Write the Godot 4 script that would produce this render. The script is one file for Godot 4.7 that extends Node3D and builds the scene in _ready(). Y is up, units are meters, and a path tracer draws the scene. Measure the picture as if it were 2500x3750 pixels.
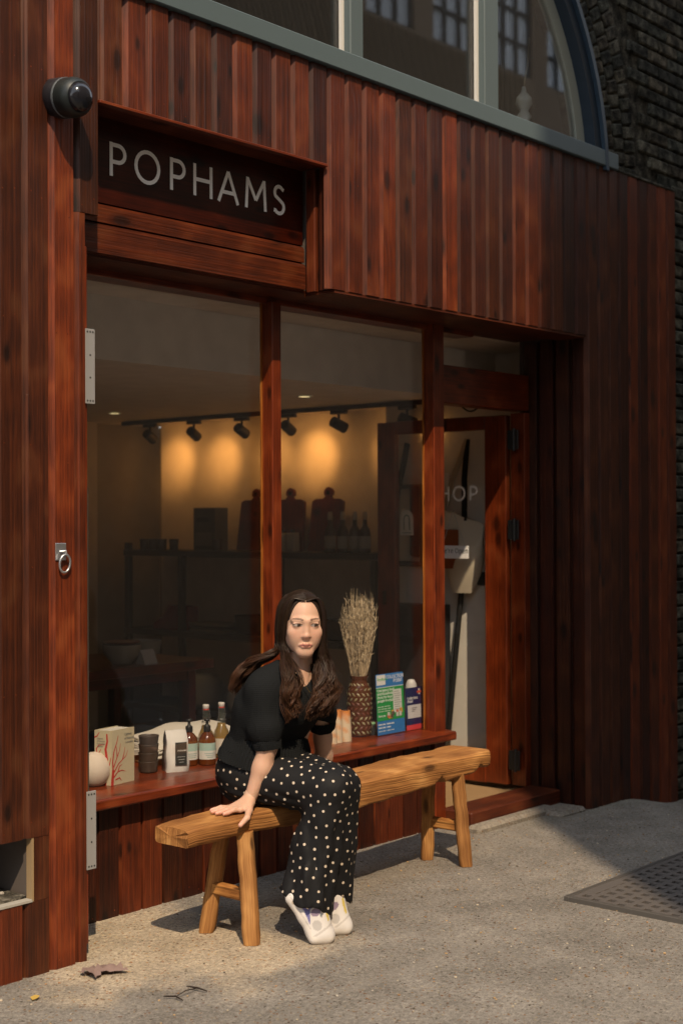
extends Node3D
# A timber shopfront under a railway arch, a woman seated on a rustic bench before it.

class MB:
	var v := PackedVector3Array()
	var n := PackedVector3Array()
	var uv := PackedVector2Array()
	var c := PackedColorArray()
	var ix := PackedInt32Array()
	var col := Color(1, 1, 1)
	var lg := Vector3.UP
	var uo := Vector2.ZERO
	var us := 1.0

	func vert(p: Vector3, nn: Vector3, t: Vector2) -> int:
		v.append(p); n.append(nn); uv.append(t); c.append(col)
		return v.size() - 1

	func fuv(p: Vector3, nn: Vector3) -> Vector2:
		var l := lg
		if absf(nn.dot(l)) > 0.9:
			l = Vector3(l.y, l.z, l.x)
		var t := l.cross(nn).normalized()
		return Vector2(p.dot(t), p.dot(l)) * us + uo

	func poly(ps: Array) -> void:  # convex, counter-clockwise from outside
		var nn: Vector3 = (ps[1] - ps[0]).cross(ps[2] - ps[0])
		if nn.length_squared() < 1e-16 and ps.size() > 3:
			nn = (ps[2] - ps[0]).cross(ps[3] - ps[0])
		nn = nn.normalized()
		var b := v.size()
		for p in ps:
			vert(p, nn, fuv(p, nn))
		for k in range(1, ps.size() - 1):
			ix.append(b); ix.append(b + k + 1); ix.append(b + k)

	func quad(a: Vector3, b: Vector3, d: Vector3, e: Vector3) -> void:
		poly([a, b, d, e])

	func away(ps: Array, cn: Vector3) -> void:
		var mid := Vector3.ZERO
		for p in ps: mid += p
		mid /= ps.size()
		if (ps[1] - ps[0]).cross(ps[2] - ps[0]).dot(mid - cn) < 0.0: ps.reverse()
		poly(ps)

	func box(cn: Vector3, sz: Vector3, bev := 0.0, bs := Basis()) -> void:
		var h := sz * 0.5
		var b := minf(bev, minf(h.x, minf(h.y, h.z)) * 0.9)
		for ax in 3:
			var i := (ax + 1) % 3
			var j := (ax + 2) % 3
			for s in [-1.0, 1.0]:
				var ps := []
				for q in [[-1, -1], [1, -1], [1, 1], [-1, 1]]:
					var p := Vector3.ZERO
					p[ax] = s * h[ax]; p[i] = q[0] * (h[i] - b); p[j] = q[1] * (h[j] - b)
					ps.append(cn + bs * p)
				away(ps, cn)
			if b <= 0.0: continue
			for si in [-1.0, 1.0]:
				for sj in [-1.0, 1.0]:
					var p1 := Vector3.ZERO; p1[i] = si * h[i]; p1[j] = sj * (h[j] - b)
					var p2 := Vector3.ZERO; p2[i] = si * (h[i] - b); p2[j] = sj * h[j]
					var e := Vector3.ZERO; e[ax] = h[ax] - b
					away([cn + bs * (p1 - e), cn + bs * (p2 - e), cn + bs * (p2 + e), cn + bs * (p1 + e)], cn)
		if b <= 0.0: return
		for sx in [-1.0, 1.0]:
			for sy in [-1.0, 1.0]:
				for sw in [-1.0, 1.0]:
					away([cn + bs * Vector3(sx * h.x, sy * (h.y - b), sw * (h.z - b)), cn + bs * Vector3(sx * (h.x - b), sy * h.y, sw * (h.z - b)), cn + bs * Vector3(sx * (h.x - b), sy * (h.y - b), sw * h.z)], cn)

	func prism(pg: PackedVector2Array, o: Vector3, ex: Vector3, ey: Vector3, ez: Vector3, cap0 := true, cap1 := true) -> void:
		# pg counter-clockwise in (ex, ey); ex x ey must point along ez
		var m := pg.size()
		for k in m:
			var a := o + ex * pg[k].x + ey * pg[k].y
			var b := o + ex * pg[(k + 1) % m].x + ey * pg[(k + 1) % m].y
			quad(a, b, b + ez, a + ez)
		if not (cap0 or cap1): return
		var t := Geometry2D.triangulate_polygon(pg)
		for k in range(0, t.size(), 3):
			var p := [o + ex * pg[t[k]].x + ey * pg[t[k]].y, o + ex * pg[t[k + 1]].x + ey * pg[t[k + 1]].y, o + ex * pg[t[k + 2]].x + ey * pg[t[k + 2]].y]
			if (p[1] - p[0]).cross(p[2] - p[0]).dot(ez) < 0: p = [p[0], p[2], p[1]]
			if cap1: poly([p[0] + ez, p[1] + ez, p[2] + ez])
			if cap0: poly([p[0], p[2], p[1]])

	func grid(R: Array, closed: bool, cap0 := false, cap1 := false, colors = null, uvw := Vector2(1, 1)) -> void:
		var rows := R.size()
		var m: int = R[0].size()
		var w := m + 1 if closed else m
		var b := v.size()
		var acc := PackedVector3Array()
		acc.resize(rows * w)
		for i in rows - 1:
			for j in w - 1:
				var p00: Vector3 = R[i][j]
				var p01: Vector3 = R[i][(j + 1) % m]
				var p11: Vector3 = R[i + 1][(j + 1) % m]
				var p10: Vector3 = R[i + 1][j]
				var nn := (p11 - p00).cross(p10 - p01)
				acc[i * w + j] += nn; acc[i * w + j + 1] += nn; acc[(i + 1) * w + j] += nn; acc[(i + 1) * w + j + 1] += nn
		var len := 0.0
		for i in rows:
			if i > 0: len += (R[i][0] - R[i - 1][0]).length()
			if closed:
				var s := acc[i * w] + acc[i * w + m]
				acc[i * w] = s; acc[i * w + m] = s
			for j in w:
				if colors != null: col = colors[i][j % m]
				vert(R[i][j % m], acc[i * w + j].normalized(), Vector2(float(j) / float(w - 1) * uvw.x, len * uvw.y) + uo)
		for i in rows - 1:
			for j in w - 1:
				var a := b + i * w + j
				ix.append_array([a, a + w + 1, a + 1, a, a + w, a + w + 1])
		if cap0 or cap1:
			for q in 2:
				if (q == 0 and not cap0) or (q == 1 and not cap1): continue
				var row = R[0] if q == 0 else R[rows - 1]
				if colors != null: col = colors[0 if q == 0 else rows - 1][0]
				var ps := []
				for j in m: ps.append(row[j])
				if q == 0: ps.reverse()
				var ctr := Vector3.ZERO
				for p in ps: ctr += p
				ctr /= m
				for j in m:
					poly([ctr, ps[j], ps[(j + 1) % m]])

	func tube(path: Array, rad: Array, sides := 8, caps := true, flat := 1.0, hint := Vector3.ZERO) -> void:
		var R := []
		var nrm := hint
		for i in path.size():
			var t: Vector3 = (path[mini(i + 1, path.size() - 1)] - path[maxi(i - 1, 0)]).normalized()
			if nrm == Vector3.ZERO:
				nrm = Vector3.RIGHT if absf(t.x) < 0.8 else Vector3.UP
			nrm = (nrm - t * nrm.dot(t)).normalized()
			var bi := t.cross(nrm)
			var row := PackedVector3Array()
			var r: float = rad[mini(i, rad.size() - 1)]
			for j in sides:
				var a := TAU * j / sides
				row.append(path[i] + nrm * cos(a) * r + bi * sin(a) * r * flat)
			R.append(row)
		grid(R, true, caps, caps, null, Vector2(TAU * rad[0], 1))

	func lathe(o: Vector3, prof: Array, segs := 20, bs := Basis(), caps := true) -> void:
		var R := []
		for p in prof:
			var row := PackedVector3Array()
			for j in segs:
				var a := TAU * j / segs
				row.append(o + bs * Vector3(p[0] * cos(a), p[1], -p[0] * sin(a)))
			R.append(row)
		grid(R, true, caps and prof[0][0] > 1e-4, caps and prof[-1][0] > 1e-4, null, Vector2(1, 1))

	func stroke(pts: Array, wd: float, o: Vector3, ex: Vector3, ey: Vector3, th: float, closed := false, taper := 1.0) -> void:
		# flat ribbon of width wd along a 2D line, standing th proud of the plane (ex, ey)
		var ez := ex.cross(ey).normalized() * th
		var m := pts.size()
		var L := []
		var Rr := []
		for i in m:
			var pa: Vector2 = pts[(i - 1 + m) % m] if closed else pts[maxi(i - 1, 0)]
			var pb: Vector2 = pts[(i + 1) % m] if closed else pts[mini(i + 1, m - 1)]
			var d0: Vector2 = (pts[i] - pa)
			var d1: Vector2 = (pb - pts[i])
			var t := (d0.normalized() + d1.normalized()).normalized()
			var nn := Vector2(-t.y, t.x)
			var dd := d1.normalized() if d1.length() > 1e-9 else d0.normalized()
			var k: float = clampf(absf(nn.dot(Vector2(-dd.y, dd.x))), 0.45, 1.0)
			var hw := wd * 0.5 / k * lerpf(1.0, taper, float(i) / maxf(1.0, m - 1.0))
			var l: Vector2 = pts[i] + nn * hw
			var r: Vector2 = pts[i] - nn * hw
			L.append(o + ex * l.x + ey * l.y); Rr.append(o + ex * r.x + ey * r.y)
		for i in (m if closed else m - 1):
			var j := (i + 1) % m
			quad(Rr[i] + ez, Rr[j] + ez, L[j] + ez, L[i] + ez)
			quad(Rr[i], Rr[j], Rr[j] + ez, Rr[i] + ez)
			quad(L[j], L[i], L[i] + ez, L[j] + ez)
		if not closed:
			quad(L[0], Rr[0], Rr[0] + ez, L[0] + ez)
			quad(Rr[m - 1], L[m - 1], L[m - 1] + ez, Rr[m - 1] + ez)

	func raw(vs: PackedVector3Array, fs: PackedInt32Array, cs: PackedColorArray) -> void:  # fs counter-clockwise
		var acc := PackedVector3Array()
		acc.resize(vs.size())
		for k in range(0, fs.size(), 3):
			var nn := (vs[fs[k + 1]] - vs[fs[k]]).cross(vs[fs[k + 2]] - vs[fs[k]])
			acc[fs[k]] += nn; acc[fs[k + 1]] += nn; acc[fs[k + 2]] += nn
		var b := v.size()
		for k in vs.size():
			col = cs[k] if cs.size() else col
			vert(vs[k], acc[k].normalized(), Vector2(vs[k].x, vs[k].y))
		for k in range(0, fs.size(), 3):
			ix.append_array([b + fs[k], b + fs[k + 2], b + fs[k + 1]])

	func mesh() -> ArrayMesh:
		var a := []
		a.resize(Mesh.ARRAY_MAX)
		a[Mesh.ARRAY_VERTEX] = v; a[Mesh.ARRAY_NORMAL] = n; a[Mesh.ARRAY_TEX_UV] = uv; a[Mesh.ARRAY_COLOR] = c; a[Mesh.ARRAY_INDEX] = ix
		var m := ArrayMesh.new()
		m.add_surface_from_arrays(Mesh.PRIMITIVE_TRIANGLES, a)
		return m

# A scalar field on a grid, filled bone by bone and meshed as surface nets.
class Field:
	var o: Vector3
	var h: float
	var nx: int
	var ny: int
	var nz: int
	var f := PackedFloat32Array()
	func _init(lo: Vector3, hi: Vector3, cell: float) -> void:
		o = lo; h = cell
		nx = int((hi.x - lo.x) / cell) + 2
		ny = int((hi.y - lo.y) / cell) + 2
		nz = int((hi.z - lo.z) / cell) + 2
		f.resize(nx * ny * nz)
		f.fill(1.0)
	func range_of(lo: Vector3, hi: Vector3) -> Array:
		var a := ((lo - o) / h).floor()
		var b := ((hi - o) / h).ceil()
		return [clampi(int(a.x), 0, nx - 1), clampi(int(a.y), 0, ny - 1), clampi(int(a.z), 0, nz - 1), clampi(int(b.x), 0, nx - 1), clampi(int(b.y), 0, ny - 1), clampi(int(b.z), 0, nz - 1)]
	func put(i: int, d: float, k: float, sub: bool) -> void:
		var e := f[i]
		if sub:
			d = -d
			var q := maxf(k - absf(e - d), 0.0) / k
			f[i] = maxf(e, d) + q * q * k * 0.25
		else:
			var q := maxf(k - absf(e - d), 0.0) / k
			f[i] = minf(e, d) - q * q * k * 0.25
	func bone(a: Vector3, b: Vector3, ra: float, rb: float, k := 0.02, sub := false) -> void:
		var m := maxf(ra, rb) + k + h * 2.0
		var g := range_of(a.min(b) - Vector3(m, m, m), a.max(b) + Vector3(m, m, m))
		var ab := b - a
		var l2 := maxf(ab.length_squared(), 1e-9)
		for z in range(g[2], g[5] + 1):
			for y in range(g[1], g[4] + 1):
				var i: int = (z * ny + y) * nx + g[0]
				var p := o + Vector3(g[0], y, z) * h - a
				for x in range(g[0], g[3] + 1):
					var t := clampf(p.dot(ab) / l2, 0.0, 1.0)
					put(i, (p - ab * t).length() - lerpf(ra, rb, t), k, sub)
					p.x += h
					i += 1
	func ell(ce: Vector3, r: Vector3, k := 0.02, bs := Basis(), sub := false) -> void:
		var rm := maxf(r.x, maxf(r.y, r.z)) + k + h * 2.0
		var g := range_of(ce - Vector3(rm, rm, rm), ce + Vector3(rm, rm, rm))
		var inv := bs.inverse()
		for z in range(g[2], g[5] + 1):
			for y in range(g[1], g[4] + 1):
				var i: int = (z * ny + y) * nx + g[0]
				for x in range(g[0], g[3] + 1):
					var p := inv * (o + Vector3(x, y, z) * h - ce)
					var k0 := (p / r).length()
					var k1 := (p / (r * r)).length()
					put(i, k0 * (k0 - 1.0) / maxf(k1, 1e-5), k, sub)
					i += 1
	func apply(fn: Callable) -> void:  # fn(p, d) -> d, only near the surface
		var i := 0
		for z in nz:
			for y in ny:
				for x in nx:
					if f[i] < h * 4.0:
						f[i] = fn.call(o + Vector3(x, y, z) * h, f[i])
					i += 1
	func nets() -> Array:
		var vs := PackedVector3Array()
		var fs := PackedInt32Array()
		var id := PackedInt32Array()
		id.resize(f.size())
		id.fill(-1)
		var sx := 1
		var sy := nx
		var sz := nx * ny
		var off := [0, sx, sy, sx + sy, sz, sx + sz, sy + sz, sx + sy + sz]
		var cp := [Vector3(0, 0, 0), Vector3(1, 0, 0), Vector3(0, 1, 0), Vector3(1, 1, 0), Vector3(0, 0, 1), Vector3(1, 0, 1), Vector3(0, 1, 1), Vector3(1, 1, 1)]
		var ed := [[0, 1], [2, 3], [4, 5], [6, 7], [0, 2], [1, 3], [4, 6], [5, 7], [0, 4], [1, 5], [2, 6], [3, 7]]
		for z in nz - 1:
			for y in ny - 1:
				var i := (z * ny + y) * nx
				for x in nx - 1:
					var s := f[i] < 0.0
					if (f[i + sx] < 0.0) != s or (f[i + sy] < 0.0) != s or (f[i + sz] < 0.0) != s or (f[i + sx + sy] < 0.0) != s or (f[i + sx + sz] < 0.0) != s or (f[i + sy + sz] < 0.0) != s or (f[i + sx + sy + sz] < 0.0) != s:
						var sum := Vector3.ZERO
						var cnt := 0
						for e in ed:
							var a := f[i + off[e[0]]]
							var b := f[i + off[e[1]]]
							if (a < 0.0) != (b < 0.0):
								sum += cp[e[0]].lerp(cp[e[1]], a / (a - b))
								cnt += 1
						id[i] = vs.size()
						vs.append(o + (Vector3(x, y, z) + sum / cnt) * h)
					i += 1
		for z in range(1, nz - 1):
			for y in range(1, ny - 1):
				for x in range(1, nx - 1):
					var i := (z * ny + y) * nx + x
					if id[i] < 0 and absf(f[i]) > h * 2.0: continue
					var s := f[i] < 0.0
					if (f[i + sx] < 0.0) != s: face(fs, id[i - sy - sz], id[i - sz], id[i], id[i - sy], s)
					if (f[i + sy] < 0.0) != s: face(fs, id[i - sx - sz], id[i - sx], id[i], id[i - sz], s)
					if (f[i + sz] < 0.0) != s: face(fs, id[i - sx - sy], id[i - sy], id[i], id[i - sx], s)
		return [vs, fs]
	func face(fs: PackedInt32Array, a: int, b: int, d: int, e: int, s: bool) -> void:
		if a < 0 or b < 0 or d < 0 or e < 0: return
		if s: fs.append_array([a, b, d, a, d, e])
		else: fs.append_array([a, d, b, a, e, d])

var rng := RandomNumberGenerator.new()
var M := {}
var used := {}

func lin(r: float, g: float, b: float) -> Color:
	return Color(r, g, b).linear_to_srgb()

func mat(called: String, col: Color, rough := 0.8, metal := 0.0, tex: Texture2D = null, spec := 0.5) -> StandardMaterial3D:
	var m := StandardMaterial3D.new()
	m.resource_name = called
	m.albedo_color = col.linear_to_srgb()
	m.roughness = rough
	m.metallic = metal
	m.metallic_specular = spec
	m.vertex_color_use_as_albedo = true
	if tex: m.albedo_texture = tex
	M[called] = m
	return m

func numbered(s: String) -> String:
	if not used.has(s):
		used[s] = 0
		return s
	used[s] += 1
	return "%s_%03d" % [s, used[s]]

func tag(o: Node, label: String, category := "", group := "", kind := "") -> void:
	if label: o.set_meta("label", label)
	if category: o.set_meta("category", category)
	if group: o.set_meta("group", group)
	if kind: o.set_meta("kind", kind)

func thing(called: String, label: String, category: String, at := Vector3.ZERO, group := "") -> Node3D:
	var o := Node3D.new()
	o.name = numbered(called)
	add_child(o)
	o.position = at
	tag(o, label, category, group)
	return o

# one mesh; its vertices are given in world metres, whatever the parent's place
func part(called: String, b: MB, m: Material, parent: Node3D = self, label := "") -> MeshInstance3D:
	var o := MeshInstance3D.new()
	o.name = numbered(called) if parent == self else called
	o.mesh = b.mesh()
	o.mesh.surface_set_material(0, m)
	parent.add_child(o, true)
	var p: Node = parent
	var at := Vector3.ZERO
	while p != self:
		at += p.position
		p = p.get_parent()
	o.position = -at
	if label: o.set_meta("label", label)
	return o

func structure(called: String, b: MB, m: Material) -> MeshInstance3D:
	var o := part(called, b, m)
	o.set_meta("kind", "structure")
	return o

func words(s: String, size: float, o: Vector3, ex: Vector3, ey: Vector3, m: Material, parent: Node3D, called := "lettering", fnt := "Droid Sans", align := HORIZONTAL_ALIGNMENT_LEFT, wide := 1.0) -> MeshInstance3D:
	var t := TextMesh.new()
	var f := SystemFont.new()
	f.font_names = PackedStringArray([fnt])
	t.font = f
	t.text = s
	t.font_size = 24
	t.pixel_size = size / 17.0
	t.depth = 0.0006
	t.curve_step = 2.0
	t.horizontal_alignment = align
	t.vertical_alignment = VERTICAL_ALIGNMENT_BOTTOM
	t.material = m
	var i := MeshInstance3D.new()
	i.name = called
	i.mesh = t
	parent.add_child(i, true)
	var p: Node = parent
	var at := Vector3.ZERO
	while p != self:
		at += p.position
		p = p.get_parent()
	i.transform = Transform3D(Basis(ex * wide, ey, ex.cross(ey)), o - at)
	return i

func V(x: float, y: float, z: float) -> Vector3:
	return Vector3(x, y, z)

func noise_bytes(sd: int, fr: float, w: int, h: int, W: int, H: int, oct := 3, typ := FastNoiseLite.TYPE_SIMPLEX_SMOOTH) -> PackedByteArray:
	var q := FastNoiseLite.new()
	q.seed = sd
	q.noise_type = typ
	q.frequency = fr
	q.fractal_octaves = oct
	var im := q.get_seamless_image(w, h)
	im.convert(Image.FORMAT_L8)
	if w != W or h != H: im.resize(W, H, Image.INTERPOLATE_CUBIC)
	return im.get_data()

func tex_of(W: int, H: int, d: PackedByteArray) -> ImageTexture:
	return ImageTexture.create_from_image(Image.create_from_data(W, H, false, Image.FORMAT_RGB8, d))

func s8(x: float) -> int:
	return clampi(int(x * 255.0), 0, 255)

# wood: streaks along v, growth rings, knots
func wood_tex(sd: int, W: int, H: int, dark: Color, light: Color, knots: int, ringf: float, pale: Color, rw := 0.22) -> Array:
	var A := noise_bytes(sd, 0.11, W, H / 128, W, H, 3)
	var B := noise_bytes(sd + 1, 0.02, W / 2, H / 64, W, H, 2)
	var F := noise_bytes(sd + 5, 0.2, W, H / 16, W, H, 2)
	var Cc := noise_bytes(sd + 2, 0.02, W / 4, H / 4, W, H, 3)
	var r := RandomNumberGenerator.new()
	r.seed = sd
	var K := PackedFloat32Array()
	K.resize(W * H)
	var bend := PackedFloat32Array()
	bend.resize(W * H)
	for q in knots:
		var kx := r.randi_range(0, W - 1)
		var ky := r.randi_range(0, H - 1)
		var kr := r.randf_range(0.016, 0.034) * W
		for dy in range(int(-kr * 7), int(kr * 7)):
			for dx in range(int(-kr * 4), int(kr * 4)):
				var i := posmod(ky + dy, H) * W + posmod(kx + dx, W)
				var e := sqrt(dx * dx + dy * dy * 0.35) / kr
				if e < 1.0: K[i] = maxf(K[i], 1.0 - 0.35 * e * e)
				elif e < 1.8: K[i] = maxf(K[i], (1.8 - e) * 0.5)
				bend[i] += signf(dx) * exp(-e * 0.55) * 1.5
	var out := PackedByteArray()
	out.resize(W * H * 3)
	var hgt := PackedByteArray()
	hgt.resize(W * H)
	for y in H:
		for x in W:
			var i := y * W + x
			var a := A[i] / 255.0
			var b := B[i] / 255.0
			var cc := Cc[i] / 255.0
			var ring := 0.5 + 0.5 * sin(TAU * (floorf(ringf) * x / W) + b * 11.0 + bend[i] * 2.6)
			ring = pow(ring, 1.6)
			var t := clampf(a * 0.45 + ring * rw + (F[i] / 255.0 - 0.5) * 0.42 + 0.16 + (cc - 0.5) * 0.6, 0.0, 1.0)
			var col := dark.lerp(light, t)
			col = col.lerp(pale, clampf((cc - 0.62) * 1.6, 0.0, 0.5))
			var k := K[i]
			if k > 0: col = col.lerp(dark * 0.55, k * 0.8)
			out[i * 3] = s8(col.r); out[i * 3 + 1] = s8(col.g); out[i * 3 + 2] = s8(col.b)
			hgt[i] = s8(clampf(a * 0.7 + ring * 0.25, 0, 1))
	var hi := Image.create_from_data(W, H, false, Image.FORMAT_L8, hgt)
	hi.convert(Image.FORMAT_RGBA8)
	hi.bump_map_to_normal_map(3.0)
	return [tex_of(W, H, out), ImageTexture.create_from_image(hi)]

func setup() -> void:
	# camera: 50 mm lens on a portrait frame, fitted to the facade's vanishing points
	var yaw := deg_to_rad(40.762)
	var pit := deg_to_rad(0.385)
	var rol := deg_to_rad(-0.23)
	var f := V(cos(yaw) * cos(pit), sin(pit), -sin(yaw) * cos(pit))
	var r := V(sin(yaw), 0, cos(yaw))
	var u := r.cross(f)
	var cam := Camera3D.new()
	cam.name = "camera"
	add_child(cam)
	cam.transform = Transform3D(Basis(r * cos(rol) + u * sin(rol), u * cos(rol) - r * sin(rol), -f), V(0, 1.5, 3.855))
	cam.near = 0.05
	cam.far = 200.0
	var ca := CameraAttributesPhysical.new()
	ca.frustum_focal_length = 33.333
	ca.frustum_focus_distance = 5.3
	ca.exposure_aperture = 1.9
	cam.attributes = ca
	cam.current = true
	# sky, exposure
	var e := Environment.new()
	e.background_mode = Environment.BG_SKY
	var sk := ProceduralSkyMaterial.new()
	sk.sky_top_color = Color(0.64, 0.67, 0.71)
	sk.sky_horizon_color = Color(0.86, 0.86, 0.85)
	sk.ground_bottom_color = Color(0.2, 0.18, 0.16)
	sk.ground_horizon_color = Color(0.5, 0.48, 0.45)
	sk.sun_angle_max = 1.0
	sk.sky_energy_multiplier = 1.7
	e.sky = Sky.new()
	e.sky.sky_material = sk
	e.tonemap_mode = Environment.TONE_MAPPER_LINEAR
	e.tonemap_exposure = 1.1
	e.sdfgi_enabled = true
	e.ssao_enabled = true
	e.ssil_enabled = true
	var we := WorldEnvironment.new()
	we.name = "world_environment"
	we.environment = e
	add_child(we)
	# sun: down the street from behind the camera's left
	var sun := DirectionalLight3D.new()
	sun.name = "sun"
	add_child(sun)
	sun.look_at_from_position(Vector3.ZERO, V(0.81, -1.5, -1.0))
	sun.light_energy = 1.35
	sun.light_color = Color(1.0, 0.90, 0.765)
	sun.light_angular_distance = 0.55
	sun.shadow_enabled = true

func materials() -> void:
	var wt := wood_tex(11, 512, 1024, Color(0.33, 0.15, 0.09), Color(0.66, 0.32, 0.175), 11, 26, Color(0.60, 0.37, 0.26), 0.16)
	var wt2 := wood_tex(57, 512, 1024, Color(0.33, 0.155, 0.095), Color(0.64, 0.31, 0.17), 8, 18, Color(0.58, 0.36, 0.25), 0.2)
	for k in 3:
		var w2: Array = wt if k == 0 else wt2
		var m := mat("stained_board_%d" % k, Color(0.72, 0.69, 0.55), [0.48, 0.54, 0.44][k], 0, w2[0], 0.42)
		m.normal_enabled = true
		m.normal_texture = w2[1]
		m.normal_scale = 0.5
	M.post = mat("varnished_post", Color(0.66, 0.51, 0.36), 0.28, 0, wt[0], 0.5)
	M.post.normal_enabled = true
	M.post.normal_texture = wt[1]
	M.post.normal_scale = 0.3
	mat("sign_board", Color(0.05, 0.022, 0.014), 0.32, 0, wt[0], 0.4)
	M.sign_board.albedo_color = lin(0.16, 0.09, 0.07)
	var bt := wood_tex(37, 512, 1024, Color(0.46, 0.31, 0.18), Color(0.80, 0.61, 0.39), 6, 11, Color(0.84, 0.68, 0.47), 0.06)
	var bm := mat("old_pine", Color(0.92, 0.88, 0.81), 0.7, 0, bt[0], 0.35)
	bm.normal_enabled = true
	bm.normal_texture = bt[1]
	bm.normal_scale = 1.1
	var dw := mat("door_oak", Color(0.75, 0.5, 0.3), 0.4, 0, bt[0], 0.4)
	dw.normal_enabled = true
	dw.normal_texture = bt[1]
	dw.normal_scale = 0.4
	ground_material()
	mat("plain", Color(1, 1, 1), 0.75)
	mat("matte", Color(1, 1, 1), 0.95, 0, null, 0.2)
	mat("satin", Color(1, 1, 1), 0.45)
	mat("gloss", Color(1, 1, 1), 0.15)
	mat("steel", Color(0.55, 0.56, 0.58), 0.38, 0.9)
	mat("gold", Color(0.75, 0.5, 0.18), 0.2, 1.0)
	var pt := plaster_tex()
	mat("plaster", Color(1, 1, 1), 0.9, 0, pt, 0.2)
	M.plaster.uv1_triplanar = true
	M.plaster.uv1_world_triplanar = true
	M.plaster.uv1_scale = V(0.7, 0.7, 0.7)
	var st := stone_tex()
	mat("grimy_brick", Color(1, 1, 1), 0.92, 0, st, 0.2)
	M.grimy_brick.uv1_triplanar = true
	M.grimy_brick.uv1_world_triplanar = true
	M.grimy_brick.uv1_scale = V(1.6, 1.6, 1.6)
	var gl := StandardMaterial3D.new()
	gl.resource_name = "window_glass"
	gl.transparency = BaseMaterial3D.TRANSPARENCY_ALPHA
	gl.albedo_color = Color(0.5, 0.5, 0.48, 0.007)
	gl.roughness = 0.02
	gl.metallic_specular = 0.5
	M.glass = gl
	var gw := gl.duplicate()
	gw.resource_name = "old_window_glass"
	gw.albedo_color = Color(0.5, 0.5, 0.5, 0.03)
	M.old_glass = gw
	var cg := gl.duplicate()
	cg.resource_name = "clear_bottle_glass"
	cg.albedo_color = Color(0.7, 0.75, 0.7, 0.06)
	M.clear_glass = cg
	var wk := noise_tex_fabric()
	mat("knit", Color(0.012, 0.013, 0.014), 0.95, 0, null, 0.2)
	M.knit.normal_enabled = true
	M.knit.normal_texture = wk
	M.knit.normal_scale = 1.0
	M.knit.uv1_triplanar = true
	M.knit.uv1_scale = V(9, 9, 9)
	mat("crepe", Color(0.010, 0.010, 0.011), 0.7, 0, null, 0.3)
	var sk := mat("skin", Color(1, 1, 1), 0.5, 0, null, 0.4)
	sk.subsurf_scatter_enabled = true
	sk.subsurf_scatter_strength = 0.12
	mat("hair", Color(1, 1, 1), 0.42, 0, null, 0.35)

func noise_tex_fabric() -> ImageTexture:
	var W := 256
	var d := PackedByteArray()
	d.resize(W * W)
	for y in W:
		for x in W:
			var cx := fposmod(x / 16.0, 1.0)
			var cy := fposmod(y / 16.0 + absf(cx - 0.5) * 1.0, 1.0)
			d[y * W + x] = s8(0.35 + 0.55 * sin(PI * cy) * (1.0 - pow(absf(cx * 2.0 - 1.0), 3.0)))
	var im := Image.create_from_data(W, W, false, Image.FORMAT_L8, d)
	im.convert(Image.FORMAT_RGBA8)
	im.bump_map_to_normal_map(4.0)
	return ImageTexture.create_from_image(im)

func plaster_tex() -> ImageTexture:
	var W := 256
	var a := noise_bytes(61, 0.03, W, W, W, W, 4)
	var d := PackedByteArray()
	d.resize(W * W * 3)
	for i in W * W:
		var t := 0.94 + 0.06 * (a[i] / 255.0 - 0.5)
		d[i * 3] = s8(t); d[i * 3 + 1] = s8(t * 0.985); d[i * 3 + 2] = s8(t * 0.96)
	return tex_of(W, W, d)

func stone_tex() -> ImageTexture:
	var W := 512
	var a := noise_bytes(71, 0.012, W, W, W, W, 5)
	var b := noise_bytes(72, 0.09, W, W, W, W, 3)
	var d := PackedByteArray()
	d.resize(W * W * 3)
	for i in W * W:
		var t := clampf(0.55 + 0.75 * (a[i] / 255.0 - 0.5) + 0.45 * (b[i] / 255.0 - 0.5), 0.1, 1.0)
		d[i * 3] = s8(t); d[i * 3 + 1] = s8(t * 0.99); d[i * 3 + 2] = s8(t * 0.96)
	return tex_of(W, W, d)

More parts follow.
